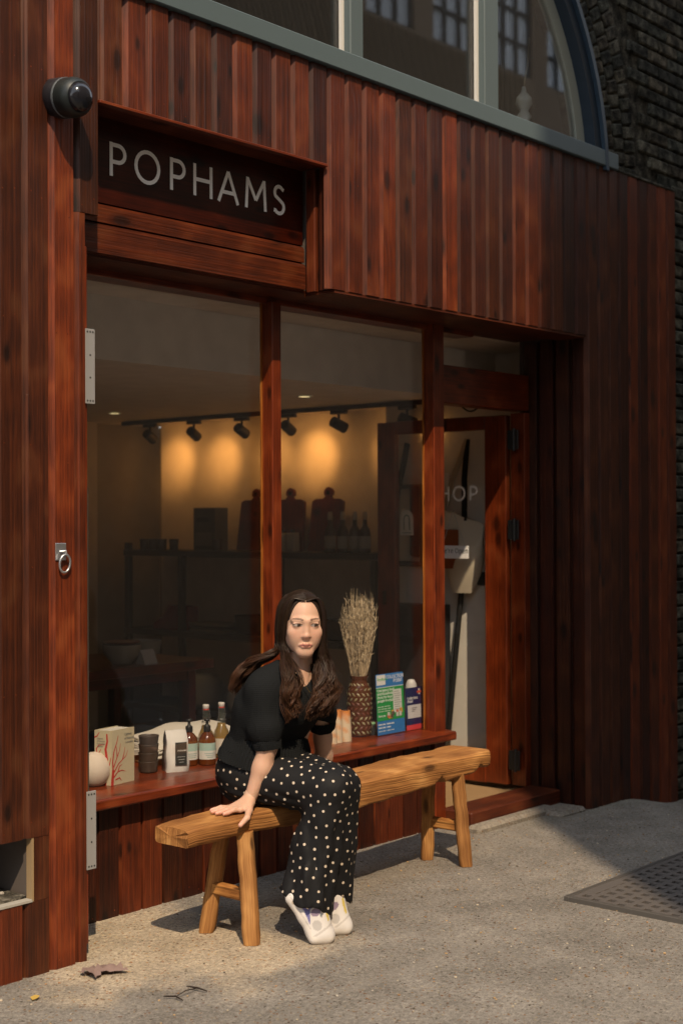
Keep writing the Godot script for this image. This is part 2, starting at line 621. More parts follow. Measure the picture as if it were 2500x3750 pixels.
func ground_material() -> void:
	var W := 1024
	var fine := noise_bytes(81, 0.22, W, W, W, W, 2)
	var mid := noise_bytes(82, 0.05, W, W, W, W, 4)
	var big := noise_bytes(83, 0.006, W, W, W, W, 4)
	var cel := noise_bytes(84, 0.11, W, W, W, W, 1, FastNoiseLite.TYPE_CELLULAR)
	var d := PackedByteArray()
	d.resize(W * W * 3)
	var hg := PackedByteArray()
	hg.resize(W * W)
	for i in W * W:
		var t := 0.74 + 0.30 * (fine[i] / 255.0 - 0.5) + 0.14 * (mid[i] / 255.0 - 0.5) + 0.12 * (big[i] / 255.0 - 0.5) + 0.16 * (cel[i] / 255.0 - 0.5)
		d[i * 3] = s8(t); d[i * 3 + 1] = s8(t * 0.962); d[i * 3 + 2] = s8(t * 0.915)
		hg[i] = s8(0.5 + 0.5 * (fine[i] / 255.0 - 0.5) + 0.5 * (mid[i] / 255.0 - 0.5))
	var r := RandomNumberGenerator.new()
	r.seed = 5
	var tints := [Color(0.62, 0.38, 0.22), Color(0.86, 0.78, 0.62), Color(0.30, 0.26, 0.22), Color(0.72, 0.52, 0.3), Color(0.9, 0.86, 0.78), Color(0.36, 0.3, 0.26), Color(0.5, 0.3, 0.22)]
	for q in 5200:
		var x := r.randi_range(0, W - 1)
		var y := r.randi_range(0, W - 1)
		var s := r.randf_range(1.0, 3.2)
		var tc: Color = tints[r.randi_range(0, 6)]
		for dy in range(-3, 4):
			for dx in range(-3, 4):
				if dx * dx + dy * dy * 1.4 <= s * s * r.randf_range(0.7, 1.1):
					var i := posmod(y + dy, W) * W + posmod(x + dx, W)
					d[i * 3] = int(lerpf(d[i * 3], tc.r * 255, 0.7)); d[i * 3 + 1] = int(lerpf(d[i * 3 + 1], tc.g * 255, 0.7)); d[i * 3 + 2] = int(lerpf(d[i * 3 + 2], tc.b * 255, 0.7))
	var m := mat("concrete_ground", Color(1.0, 0.985, 0.955), 0.9, 0, tex_of(W, W, d), 0.25)
	m.uv1_triplanar = true
	m.uv1_world_triplanar = true
	m.uv1_scale = V(0.62, 0.62, 0.62)
	var im := Image.create_from_data(W, W, false, Image.FORMAT_L8, hg)
	im.convert(Image.FORMAT_RGBA8)
	im.bump_map_to_normal_map(4.0)
	m.normal_enabled = true
	m.normal_texture = ImageTexture.create_from_image(im)
	m.normal_scale = 1.0

var shop: Node3D
const PITCH := 0.109

func sm(a: float, b: float, x: float) -> float:
	return smoothstep(a, b, x)

func ground() -> void:
	var q := FastNoiseLite.new()
	q.seed = 9
	q.frequency = 1.7
	q.fractal_octaves = 4
	var xs := [-60.0, -30.0, -12.0, -4.0, 0.0, 1.2]
	var x := 2.0
	while x < 8.0:
		xs.append(x); x += 0.05
	xs.append_array([8.5, 10.0, 14.0, 25.0, 60.0])
	var zs := [-40.0, -12.0, -4.0, -1.5]
	var z := -0.8
	while z < 2.4:
		zs.append(z); z += 0.05
	zs.append_array([3.0, 4.0, 6.0, 12.0, 30.0, 60.0])
	var R := []
	var C := []
	for i in xs.size():
		var row := PackedVector3Array()
		var cr := []
		for j in zs.size():
			var X: float = xs[i]
			var Z: float = zs[zs.size() - 1 - j]
			var n := q.get_noise_2d(X, Z)
			var n2 := q.get_noise_2d(X * 3.1 + 40, Z * 3.1)
			var y := -0.1 * sm(6.75, 7.4, X) * sm(0.9, 0.1, Z) + 0.0015 * n2 - 0.0015
			var t := 0.40 * (1.0 + 0.18 * n + 0.08 * n2)
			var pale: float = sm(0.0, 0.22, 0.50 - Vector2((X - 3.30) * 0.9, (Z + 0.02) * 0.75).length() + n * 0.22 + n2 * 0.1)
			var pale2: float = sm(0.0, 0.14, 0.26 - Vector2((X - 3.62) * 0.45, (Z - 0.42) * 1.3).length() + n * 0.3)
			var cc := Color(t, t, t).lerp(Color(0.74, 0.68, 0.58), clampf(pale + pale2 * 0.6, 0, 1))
			var moss: float = sm(0.05, 0.5, 0.25 - absf(Z + 0.02) + n2 * 0.12 + n * 0.1) * sm(5.6, 6.4, X)
			cc = cc.lerp(Color(0.29, 0.31, 0.235), moss * 0.6)
			row.append(V(X, y, Z))
			cr.append(cc)
		R.append(row)
		C.append(cr)
	var b := MB.new()
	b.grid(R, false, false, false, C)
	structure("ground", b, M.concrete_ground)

func tint() -> Color:
	var k := rng.randf()
	var l := rng.randf_range(0.78, 1.2)
	if k < 0.36: return Color(0.60, 0.54, 0.47) * l
	if k < 0.62: return Color(0.27, 0.25, 0.25) * l
	if k < 0.78: return Color(0.42, 0.47, 0.50) * l
	if k < 0.88: return Color(0.30, 0.36, 0.40) * l
	return Color(0.82, 0.70, 0.56) * l

# a stained board with a wide chamfer on its near edge, along ex, standing on o, with its face across ey
func board(o: Vector3, ex: Vector3, ey: Vector3, w: float, up: Vector3, parent: Node3D, called := "board", tn = null, ch := 0.024) -> void:
	var b := MB.new()
	b.col = tint() if tn == null else tn
	b.lg = up.normalized()
	b.us = 1.0
	b.uo = Vector2(rng.randf() * 7.0, rng.randf() * 7.0)
	# one texture tile covers 0.55 m across and 1.5 m along
	var dz := rng.randf_range(-0.0012, 0.0012)
	var c := minf(ch, w * 0.4)
	var pg := PackedVector2Array([Vector2(c, dz), Vector2(w - 0.005, dz), Vector2(w - 0.0012, dz + 0.006), Vector2(w - 0.0012, 0.0245), Vector2(0.0012, 0.0245), Vector2(0.0012, dz + 0.0215)])
	b.prism(pg, o, ex, ey, up)
	for k in b.uv.size(): b.uv[k] = b.uv[k] * Vector2(1.0 / 0.55, 1.0 / 1.5)
	# filled nail heads
	var ln := up.length()
	if w > 0.09 and ln > 0.3:
		b.col = Color(0.95, 0.86, 0.74) * rng.randf_range(0.7, 1.0)
		var un := up.normalized()
		var t := 0.045
		while t < ln:
			for q in [0.035, 0.082]:
				if rng.randf() < 0.72: b.box(o + ex * (q + rng.randf_range(-0.004, 0.004)) + un * (t + rng.randf_range(-0.02, 0.02)) + ey * (dz - 0.0002), ex.abs() * 0.0045 + un.abs() * 0.0045 + ey.abs() * 0.001)
			t += 0.42
	part(called, b, M["stained_board_%d" % rng.randi_range(0, 2)], parent)

func timber(called: String, cn: Vector3, sz: Vector3, lg: Vector3, m: Material, parent: Node3D, bev := 0.003, tn := Color(1, 1, 1)) -> MeshInstance3D:
	var b := MB.new()
	b.col = tn
	b.lg = lg
	b.uo = Vector2(rng.randf() * 5, rng.randf() * 5)
	b.box(cn, sz, bev)
	for k in b.uv.size(): b.uv[k] = b.uv[k] * Vector2(1.0 / 0.55, 1.0 / 1.5)
	return part(called, b, m, parent)

func solid(called: String, lo: Vector3, hi: Vector3, col: Color, m: Material, parent: Node3D, bev := 0.0) -> MeshInstance3D:
	var b := MB.new()
	b.col = col
	b.box((lo + hi) * 0.5, hi - lo, bev)
	return part(called, b, m, parent)

func shopfront() -> void:
	shop = thing("timber_shopfront", "shopfront clad in dark red stained vertical boards with a wide window and doorway", "shopfront", V(4.8, 0, -0.2))
	var X := Vector3.RIGHT
	var D := Vector3.FORWARD  # into the wall
	var Y := Vector3.UP
	# left pier
	for k in 5:
		var x := 2.865 - 0.109 * 3 + 0.109 * k
		if k in [1, 2]:
			board(V(x, -0.02, 0), X, D, PITCH, Y * 0.265, shop)
			board(V(x, 0.457, 0), X, D, PITCH, Y * 2.916, shop)
		elif k == 3:
			var t := tint()
			board(V(x, -0.02, 0), X, D, PITCH, Y * 0.265, shop, "board", t)
			board(V(x, 0.457, 0), X, D, PITCH, Y * 2.916, shop, "board", t)
			board(V(2.908, 0.246, 0), X, D, 0.066, Y * 0.21, shop, "board", t, 0.004)
		else:
			board(V(x, -0.02, 0), X, D, PITCH, Y * 3.393, shop)
	board(V(3.083, -0.02, 0), X, D, 0.05, Y * 2.585, shop)
	board(V(3.083, 2.566, 0), X, D, 0.107, Y * 0.807, shop)
	# band over the sign and the window
	for k in 11:
		board(V(3.192 + 0.1092 * k, 2.972, 0), X, D, PITCH, Y * 0.401, shop)
	for k in 18:
		board(V(4.394 + 0.1129 * k, 2.462, 0), X, D, 0.1125, Y * 0.911, shop)
	# right pier
	for k in 9:
		board(V(6.4285 + 0.108 * k, -0.15, 0), X, D, 0.1078, Y * 3.523, shop)
	# returns facing the street's near end
	for k in 2:
		board(V(4.4185, 2.462, -0.165 + 0.071 * k), V(0, 0, 1), X, 0.0705, Y * 0.508, shop, "return_board")
	for k in 4:
		board(V(6.452, -0.02, -0.43 + 0.1015 * k), V(0, 0, 1), X, 0.101, Y * 2.48, shop, "return_board")
	# trims
	timber("trim", V(3.794, 2.966, -0.012), V(1.2, 0.012, 0.03), X, M.post, shop, 0.002)
	timber("soffit_board", V(4.79, 2.469, -0.31), V(3.27, 0.012, 0.27), X, M.stained_board_0, shop, 0.0, Color(0.5, 0.46, 0.42))
	timber("soffit_board", V(5.43, 2.455, -0.09), V(1.98, 0.012, 0.17), X, M.stained_board_0, shop, 0.0, Color(0.5, 0.46, 0.42))
	timber("soffit_board", V(3.8035, 2.9755, -0.105), V(1.227, 0.006, 0.15), X, M.stained_board_0, shop, 0.0, Color(0.5, 0.46, 0.42))
	# sign
	var sign := timber("sign_board", V(3.8035, 2.8185, -0.172), V(1.227, 0.317, 0.02), X, M.sign_board, shop, 0.0)
	letters(sign)
	# weatherboards under the sign
	for k in 2:
		var b := MB.new()
		b.lg = X
		b.uo = Vector2(rng.randf(), rng.randf())
		b.col = Color(0.52, 0.46, 0.41)
		var y0: float = [2.586, 2.472][k]
		var hh: float = [0.072, 0.112][k]
		b.prism(PackedVector2Array([Vector2(0.03, 0), Vector2(0.03, hh), Vector2(0.018, hh), Vector2(0.004, hh - 0.006), Vector2(-0.004, hh - 0.018), Vector2(-0.004, 0)]), V(3.125, y0, -0.155 + 0.008 * k), D, Y, V(1.29, 0, 0))
		for i in b.uv.size(): b.uv[i] = b.uv[i] * Vector2(1.0 / 0.55, 1.0 / 1.5)
		part("weatherboard", b, M.stained_board_2, shop)
	# window frame
	timber("window_head", V(4.53, 2.452, -0.42), V(2.8, 0.028, 0.11), X, M.post, shop, 0.003)
	timber("mullion", V(4.436, 1.46, -0.368), V(0.056, 1.97, 0.076), Y, M.post, shop, 0.004)
	timber("mullion", V(5.59, 1.235, -0.368), V(0.085, 2.47, 0.076), Y, M.post, shop, 0.004)
	timber("glazing_bead", V(4.404, 1.46, -0.393), V(0.008, 1.96, 0.007), Y, M.door_oak, shop, 0.0, Color(1.3, 1.1, 0.8))
	timber("glazing_bead", V(5.543, 1.46, -0.393), V(0.008, 1.96, 0.007), Y, M.door_oak, shop, 0.0, Color(1.3, 1.1, 0.8))
	timber("side_batten", V(3.148, 1.25, -0.055), V(0.034, 2.42, 0.045), Y, M.post, shop, 0.004)
	solid("metal_strip", V(3.16, 0.4, -0.036), V(3.164, 1.62, -0.030), Color(0.45, 0.42, 0.34), M.steel, shop)
	var jb := timber("window_jamb", V(3.12, 1.25, -0.27), V(0.04, 2.46, 0.36), Y, M.post, shop, 0.0)
	for p in [[3.1, 4.41], [4.462, 5.55]]:
		solid("window_pane", V(p[0], 0.478, -0.403), V(p[1], 2.44, -0.397), Color(1, 1, 1), M.glass, shop)
	# sill and boarded base
	var sb := MB.new()
	sb.lg = X
	sb.prism(PackedVector2Array([Vector2(0.118, 0), Vector2(0.118, 0.05), Vector2(0.004, 0.042), Vector2(-0.002, 0.034), Vector2(-0.002, 0.006), Vector2(0.004, 0)]), V(3.12, 0.428, -0.28), D, Y, V(2.53, 0, 0))
	for i in sb.uv.size(): sb.uv[i] = sb.uv[i] * Vector2(1.0 / 0.55, 1.0 / 1.5)
	part("window_sill", sb, M.post, shop)
	timber("display_shelf", V(4.37, 0.461, -0.64), V(2.5, 0.034, 0.48), X, M.post, shop, 0.0)
	for k in 22:
		board(V(3.13 + 0.109 * k, -0.02, -0.342), X, D, PITCH, Y * 0.447, shop, "base_board", null, 0.01)
	timber("corner_post", V(5.59, 0.2, -0.36), V(0.08, 0.45, 0.04), Y, M.post, shop, 0.003)
	# doorway
	var th := timber("threshold", V(6.03, 0.04, -0.27), V(0.8, 0.09, 0.19), X, M.stained_board_1, shop, 0.006, Color(0.5, 0.46, 0.42))
	timber("transom_bar", V(6.03, 2.182, -0.41), V(0.8, 0.19, 0.1), X, M.post, shop, 0.003)
	solid("transom_pane", V(5.632, 2.28, -0.403), V(6.45, 2.44, -0.397), Color(1, 1, 1), M.glass, shop)
	timber("door_jamb", V(6.425, 1.08, -0.415), V(0.05, 2.0, 0.09), Y, M.post, shop, 0.003)
	# masonry behind the cladding
	for s in [[V(2.0, -0.2, -0.45), V(3.10, 0.245, -0.0245)], [V(2.908, 0.245, -0.45), V(3.10, 0.457, -0.0245)], [V(2.0, 0.457, -0.45), V(3.10, 3.37, -0.0245)], [V(3.1, 2.98, -0.45), V(4.42, 3.37, -0.0245)], [V(3.1, 2.476, -0.45), V(4.42, 2.98, -0.184)], [V(4.445, 2.476, -0.45), V(7.4, 3.37, -0.0245)], [V(6.478, -0.2, -0.45), V(7.4, 2.476, -0.0245)], [V(3.1, -0.1, -0.45), V(5.6, 0.425, -0.368)]]:
		solid("masonry", s[0], s[1], Color(0.12, 0.1, 0.09), M.matte, shop)
	door()

func arc(cx: float, cy: float, rx: float, ry: float, a0: float, a1: float, k: int) -> Array:
	var o := []
	for i in k + 1:
		var a := deg_to_rad(lerpf(a0, a1, float(i) / k))
		o.append(Vector2(cx + rx * cos(a), cy + ry * sin(a)))
	return o

func glyph(ch: String) -> Array:  # strokes on a cap height of 1
	match ch:
		"P": return [[Vector2(0.07, 0), Vector2(0.07, 1)], [Vector2(0.07, 0.93)] + arc(0.33, 0.68, 0.25, 0.25, 90, -90, 12) + [Vector2(0.07, 0.43)]]
		"O": return [arc(0.5, 0.5, 0.44, 0.46, 0, 345, 23)]
		"H": return [[Vector2(0.07, 0), Vector2(0.07, 1)], [Vector2(0.75, 0), Vector2(0.75, 1)], [Vector2(0.07, 0.52), Vector2(0.75, 0.52)]]
		"A": return [[Vector2(0.0, 0), Vector2(0.42, 1)], [Vector2(0.42, 1), Vector2(0.84, 0)], [Vector2(0.14, 0.33), Vector2(0.70, 0.33)]]
		"M": return [[Vector2(0.04, 0), Vector2(0.10, 1)], [Vector2(0.10, 0.97), Vector2(0.47, 0.3)], [Vector2(0.47, 0.3), Vector2(0.84, 0.97)], [Vector2(0.84, 1), Vector2(0.90, 0)]]
		"S": return [[Vector2(0.50, 0.84)] + arc(0.29, 0.73, 0.20, 0.21, 45, 215, 9) + arc(0.29, 0.27, 0.22, 0.22, 40, -140, 10) + [Vector2(0.05, 0.14)]]
	return []

func letters(sign: Node3D) -> void:
	var tx := "POPHAMS"
	var at := [3.372, 3.492, 3.668, 3.789, 3.926, 4.076, 4.236]
	for i in 7:
		var b := MB.new()
		b.col = Color(0.92, 0.91, 0.89)
		var k := 0
		for s in glyph(tx[i]):
			b.stroke(s.map(func(p): return p * Vector2(0.128, 0.124)), 0.0146, V(at[i], 2.766, -0.1618 + 0.0001 * k), Vector3.RIGHT, Vector3.UP, 0.0015, tx[i] == "O")
			k += 1
		part("letter", b, M.satin, sign, "painted white letter " + tx[i])

func door() -> void:
	var b := MB.new()
	b.lg = Vector3.UP
	var Z0 := -0.47
	for s in [[V(6.4, 1.075, -0.545), V(0.045, 1.99, 0.14)], [V(6.4, 1.075, -1.305), V(0.045, 1.99, 0.13)], [V(6.4, 2.035, -0.93), V(0.043, 0.075, 0.63)], [V(6.4, 0.14, -0.93), V(0.043, 0.13, 0.63)]]:
		b.box(s[0], s[1], 0.004)
	for k in b.uv.size(): b.uv[k] = b.uv[k] * Vector2(1.0 / 0.55, 1.0 / 1.5)
	for k in b.c.size(): b.c[k] = Color(1, 1, 1)
	var d := part("door", b, M.post, shop, "open timber door with a tall glass panel")
	var p := solid("pane", V(6.397, 0.2, -1.245), V(6.403, 2.0, -0.612), Color(1, 1, 1), M.glass, d)
	for y in [1.935, 1.452, 0.218]:
		var h := MB.new()
		h.col = Color(0.012, 0.013, 0.015)
		h.box(V(6.372, y, -0.425), V(0.01, 0.105, 0.07), 0.003)
		h.tube([V(6.372, y - 0.06, -0.42), V(6.372, y + 0.06, -0.42)], [0.009], 8)
		part("hinge", h, M.satin, d)
	# lettering on the pane, read from the street: SHOP
	var ex := V(0, 0, 1)
	var at := {"S": -1.02, "H": -0.935, "O": -0.842, "P": -0.728}
	for c in at:
		var l := MB.new()
		l.col = Color(0.85, 0.85, 0.82)
		var k := 0
		for s in glyph(c):
			l.stroke(s.map(func(q): return q * Vector2(0.085, 0.082)), 0.011, V(6.3962 - 0.0002 * k, 1.612, at[c]), ex, Vector3.UP, 0.0008, c == "O")
			k += 1
		part("letter", l, M.satin, d, "white vinyl letter " + c)
	# arched sticker
	var s := MB.new()
	s.col = Color(0.55, 0.56, 0.53)
	var pg := PackedVector2Array([Vector2(-0.048, -0.07), Vector2(0.048, -0.07)] + arc(0, 0.02, 0.048, 0.055, 0, 180, 10))
	s.prism(pg, V(6.3965, 1.49, -1.168), ex, Vector3.UP, V(-0.001, 0, 0))
	part("sticker", s, M.plain, d, "white arch-shaped sticker with a small green arch")
	var s2 := MB.new()
	s2.col = Color(0.10, 0.16, 0.13)
	s2.stroke([Vector2(-0.02, -0.04), Vector2(-0.02, 0.02)] + arc(0, 0.02, 0.02, 0.025, 180, 0, 8) + [Vector2(0.02, -0.04)], 0.008, V(6.3953, 1.49, -1.168), ex, Vector3.UP, 0.0006)
	s2.stroke([Vector2(-0.036, -0.056), Vector2(0.036, -0.056)], 0.006, V(6.3953, 1.49, -1.168), ex, Vector3.UP, 0.0006)
	part("print", s2, M.plain, d)
	# keyhole plate
	solid("lock_plate", V(6.372, 1.02, -1.33), V(6.377, 1.10, -1.30), Color(0.5, 0.36, 0.15), M.gold, d)
	# open sign hung on a string
	var sg := thing("hanging_sign", "small white open sign hung on a string inside the door glass", "sign", V(6.37, 1.29, -0.81))
	solid("card", V(6.367, 1.293, -0.92), V(6.372, 1.364, -0.718), Color(0.72, 0.72, 0.72), M.plain, sg, 0.001)
	words("We're Open", 0.026, V(6.366, 1.314, -0.912), ex, Vector3.UP, ink(), sg, "lettering", "Droid Sans")
	var st := MB.new()
	st.col = Color(0.4, 0.38, 0.34)
	st.tube([V(6.37, 1.364, -0.895), V(6.375, 1.56, -0.825)], [0.0018], 5)
	st.tube([V(6.37, 1.364, -0.742), V(6.375, 1.56, -0.825)], [0.0018], 5)
	part("string", st, M.plain, sg)

func ink() -> Material:
	if not M.has("ink"): mat("ink", Color(0.02, 0.035, 0.03), 0.8)
	return M.ink

func white_ink() -> Material:
	if not M.has("white_ink"): mat("white_ink", Color(0.8, 0.8, 0.8), 0.7)
	return M.white_ink

func arch_window() -> void:
	var w := thing("arched_window", "blue grey framed upper window set in the railway arch", "window", V(4.8, 3.37, -0.06))
	var blue := Color(0.085, 0.115, 0.125)
	var navy := Color(0.018, 0.030, 0.045)
	# sill beam
	var b := MB.new()
	b.col = blue
	b.box(V(4.45, 3.4165, -0.03), V(4.56, 0.083, 0.10), 0.004)
	part("sill_beam", b, M.satin, w)
	# mullions with pale inner edge
	for x in [4.56, 5.54]:
		var wd := 0.085 if x < 5 else 0.115
		var m := MB.new()
		m.col = Color(0.085, 0.11, 0.115)
		m.box(V(x + wd * 0.5, 4.2, -0.05), V(wd, 1.48, 0.07), 0.004)
		part("mullion", m, M.satin, w)
		solid("glazing_strip", V(x - 0.016, 3.46, -0.066), V(x - 0.001, 4.9, -0.05), Color(0.62, 0.6, 0.56), M.satin, w)
	solid("mullion", V(3.42, 3.458, -0.085), V(3.51, 4.7, -0.015), Color(0.13, 0.17, 0.175), M.satin, w, 0.004)
	# curved frame: pale inner band, navy outer band
	for band in [[2.255, 1.655, 0.078, -0.10, -0.06, Color(0.30, 0.31, 0.26), "inner_band"], [2.333, 1.733, 0.125, -0.085, 0.0, navy, "arch_frame"], [2.40, 1.80, 0.03, -0.03, 0.022, navy * 1.5, "arch_bead"]]:
		var f := MB.new()
		f.col = band[5]
		var R := []
		for i in 49:
			var a := lerpf(0.03, PI - 0.03, i / 48.0)
			var row := PackedVector3Array()
			for q in [[0, 0], [0, 1], [1, 1], [1, 0]]:
				var ra: float = band[0] + band[2] * q[0]
				var rb: float = band[1] + band[2] * q[0]
				row.append(V(4.2 + ra * cos(a), 3.3 + rb * sin(a), lerpf(band[3], band[4], q[1])))
			R.append(row)
		for i in 48:
			for j in 4:
				var k := (j + 1) % 4
				f.away([R[i][j], R[i][k], R[i + 1][k], R[i + 1][j]], (R[i][0] + R[i][2] + R[i + 1][0] + R[i + 1][2]) * 0.25)
		part(band[6], f, M.satin, w)
	# panes
	for s in [[2.0, 3.42], [3.51, 4.556], [4.646, 5.536], [5.656, 6.52]]:
		var g := MB.new()
		g.col = Color(1, 1, 1)
		g.box(V((s[0] + s[1]) * 0.5, 4.2, -0.07), V(s[1] - s[0], 1.56, 0.006))
		part("pane", g, M.old_glass, w)
	# the room behind: floor, walls, ceiling
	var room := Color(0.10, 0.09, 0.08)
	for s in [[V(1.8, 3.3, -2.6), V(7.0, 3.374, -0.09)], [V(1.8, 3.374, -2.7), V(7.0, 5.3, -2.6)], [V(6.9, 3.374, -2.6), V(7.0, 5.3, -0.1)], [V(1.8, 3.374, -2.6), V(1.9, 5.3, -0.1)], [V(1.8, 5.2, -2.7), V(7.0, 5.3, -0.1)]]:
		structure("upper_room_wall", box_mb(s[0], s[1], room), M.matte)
	var l := thing("table_lamp", "pale turned lamp base standing inside the arched window", "lamp", V(6.35, 3.46, -0.33))
	var lb := MB.new()
	lb.col = Color(0.42, 0.45, 0.40)
	lb.lathe(V(6.35, 3.376, -0.33), [[0.09, 0], [0.09, 0.02], [0.065, 0.05], [0.07, 0.14], [0.056, 0.20], [0.026, 0.24], [0.04, 0.27], [0.022, 0.30], [0.045, 0.34], [0.04, 0.37], [0.015, 0.40], [0.01, 0.43]], 18)
	part("base", lb, M.satin, l)
	var lw := MB.new()
	lw.col = Color(0.25, 0.2, 0.12)
	lw.tube([V(6.35, 3.73, -0.33), V(6.36, 3.85, -0.33), V(6.42, 3.95, -0.35), V(6.45, 4.1, -0.36)], [0.004], 6)
	part("cord", lw, M.plain, l)
	var c := thing("curtain", "brown pleated curtain hanging behind the rightmost arched pane", "curtain", V(6.1, 3.376, -0.55))
	var R := []
	for i in 2:
		var row := PackedVector3Array()
		for j in 61:
			row.append(V(6.35 + j * 0.007, 3.38 + 1.5 * (1 - i), -0.55 + 0.022 * sin(j * 0.9) + 0.008 * sin(j * 2.3)))
		R.append(row)
	var cb := MB.new()
	cb.col = Color(0.10, 0.08, 0.06)
	cb.grid(R, false)
	part("cloth", cb, M.matte, c)

func box_mb(lo: Vector3, hi: Vector3, col := Color(1, 1, 1), bev := 0.0) -> MB:
	var b := MB.new()
	b.col = col
	b.box((lo + hi) * 0.5, hi - lo, bev)
	return b

func brick_wall() -> void:
	var w := thing("brick_arch_wall", "dark sooty brick wall of the railway arch beside the upper window", "brick wall", V(7.4, 0, -0.2))
	# core, with the arch cut out
	var b := MB.new()
	b.col = Color(0.15, 0.145, 0.12)
	var R := [PackedVector3Array(), PackedVector3Array(), PackedVector3Array()]
	for i in 49:
		var a := lerpf(0.0, PI, i / 48.0)
		R[0].append(V(4.2 + 2.44 * cos(a), 3.30 + 1.84 * sin(a), -0.25))
		R[1].append(V(4.2 + 2.44 * cos(a), 3.30 + 1.84 * sin(a), -0.045))
		R[2].append(V(4.2 + 5.5 * cos(a), 3.30 + 4.2 * sin(a), -0.045))
	b.grid([R[2], R[1], R[0]], false)
	b.box(V(8.6, 1.55, -0.22), V(2.39, 3.7, 0.35))
	part("mortar_core", b, M.grimy_brick, w)
	var cols := [Color(0.17, 0.165, 0.135), Color(0.145, 0.15, 0.13), Color(0.19, 0.17, 0.135), Color(0.125, 0.125, 0.11), Color(0.21, 0.20, 0.165)]
	# three rings of arch bricks
	for ring in 3:
		var off := 0.155 + 0.113 * ring
		var a := 0.045
		while a < 1.1:
			var rx := 2.33 + off + 0.05
			var ry := 1.73 + off + 0.05
			var p := V(4.2 + rx * cos(a), 3.3 + ry * sin(a), -0.045)
			var t := V(-rx * sin(a), ry * cos(a), 0).normalized()
			var k := MB.new()
			k.col = cols[rng.randi_range(0, 4)] * rng.randf_range(0.8, 1.2)
			var dp := rng.randf_range(0.024, 0.031)
			k.box(p + V(0, 0, dp * 0.5 - 0.01), V(0.103, 0.066, dp), 0.008, Basis(V(t.y, -t.x, 0), t, V(0, 0, 1)).rotated(V(0, 0, 1), rng.randf_range(-0.03, 0.03)))
			part("brick", k, M.grimy_brick, w)
			a += 0.0765 / Vector2(rx * sin(a), ry * cos(a)).length()
	# coursed brickwork beyond
	var y := 3.40
	var row := 0
	while y < 4.55:
		var x := 6.6 + (0.112 if row % 2 else 0.0)
		while x < 7.95:
			var e := Vector2((x - 4.2) / 2.86, (y + 0.03 - 3.3) / 2.26).length()
			if e > 1.0:
				var k := MB.new()
				k.col = cols[rng.randi_range(0, 4)] * rng.randf_range(0.75, 1.3)
				var dp := rng.randf_range(0.024, 0.030)
				k.box(V(x + 0.107, y + 0.0325, -0.045 + dp * 0.5 - 0.01), V(0.214, 0.065, dp), 0.008)
				part("brick", k, M.grimy_brick, w)
			x += 0.225
		y += 0.0755
		row += 1
	y = -0.12
	row = 0
	while y < 3.36:
		var k := MB.new()
		k.col = cols[rng.randi_range(0, 4)] * rng.randf_range(0.9, 1.5)
		var ln := 0.214 if row % 2 else 0.105
		k.box(V(7.409 + ln * 0.5, y + 0.0325, -0.03), V(ln, 0.065, rng.randf_range(0.03, 0.055)), 0.008)
		part("brick", k, M.grimy_brick, w)
		var k2 := MB.new()
		k2.col = cols[rng.randi_range(0, 4)] * rng.randf_range(0.9, 1.5)
		k2.box(V(7.409 + ln + 0.011 + 0.107, y + 0.0325, -0.03), V(0.214, 0.065, rng.randf_range(0.03, 0.055)), 0.008)
		part("brick", k2, M.grimy_brick, w)
		y += 0.0755
		row += 1
	var lg := MB.new()
	lg.col = Color(0.2, 0.19, 0.16)
	lg.box(V(7.08, 3.382, -0.02), V(0.62, 0.016, 0.05), 0.004)
	part("ledge", lg, M.grimy_brick, w)

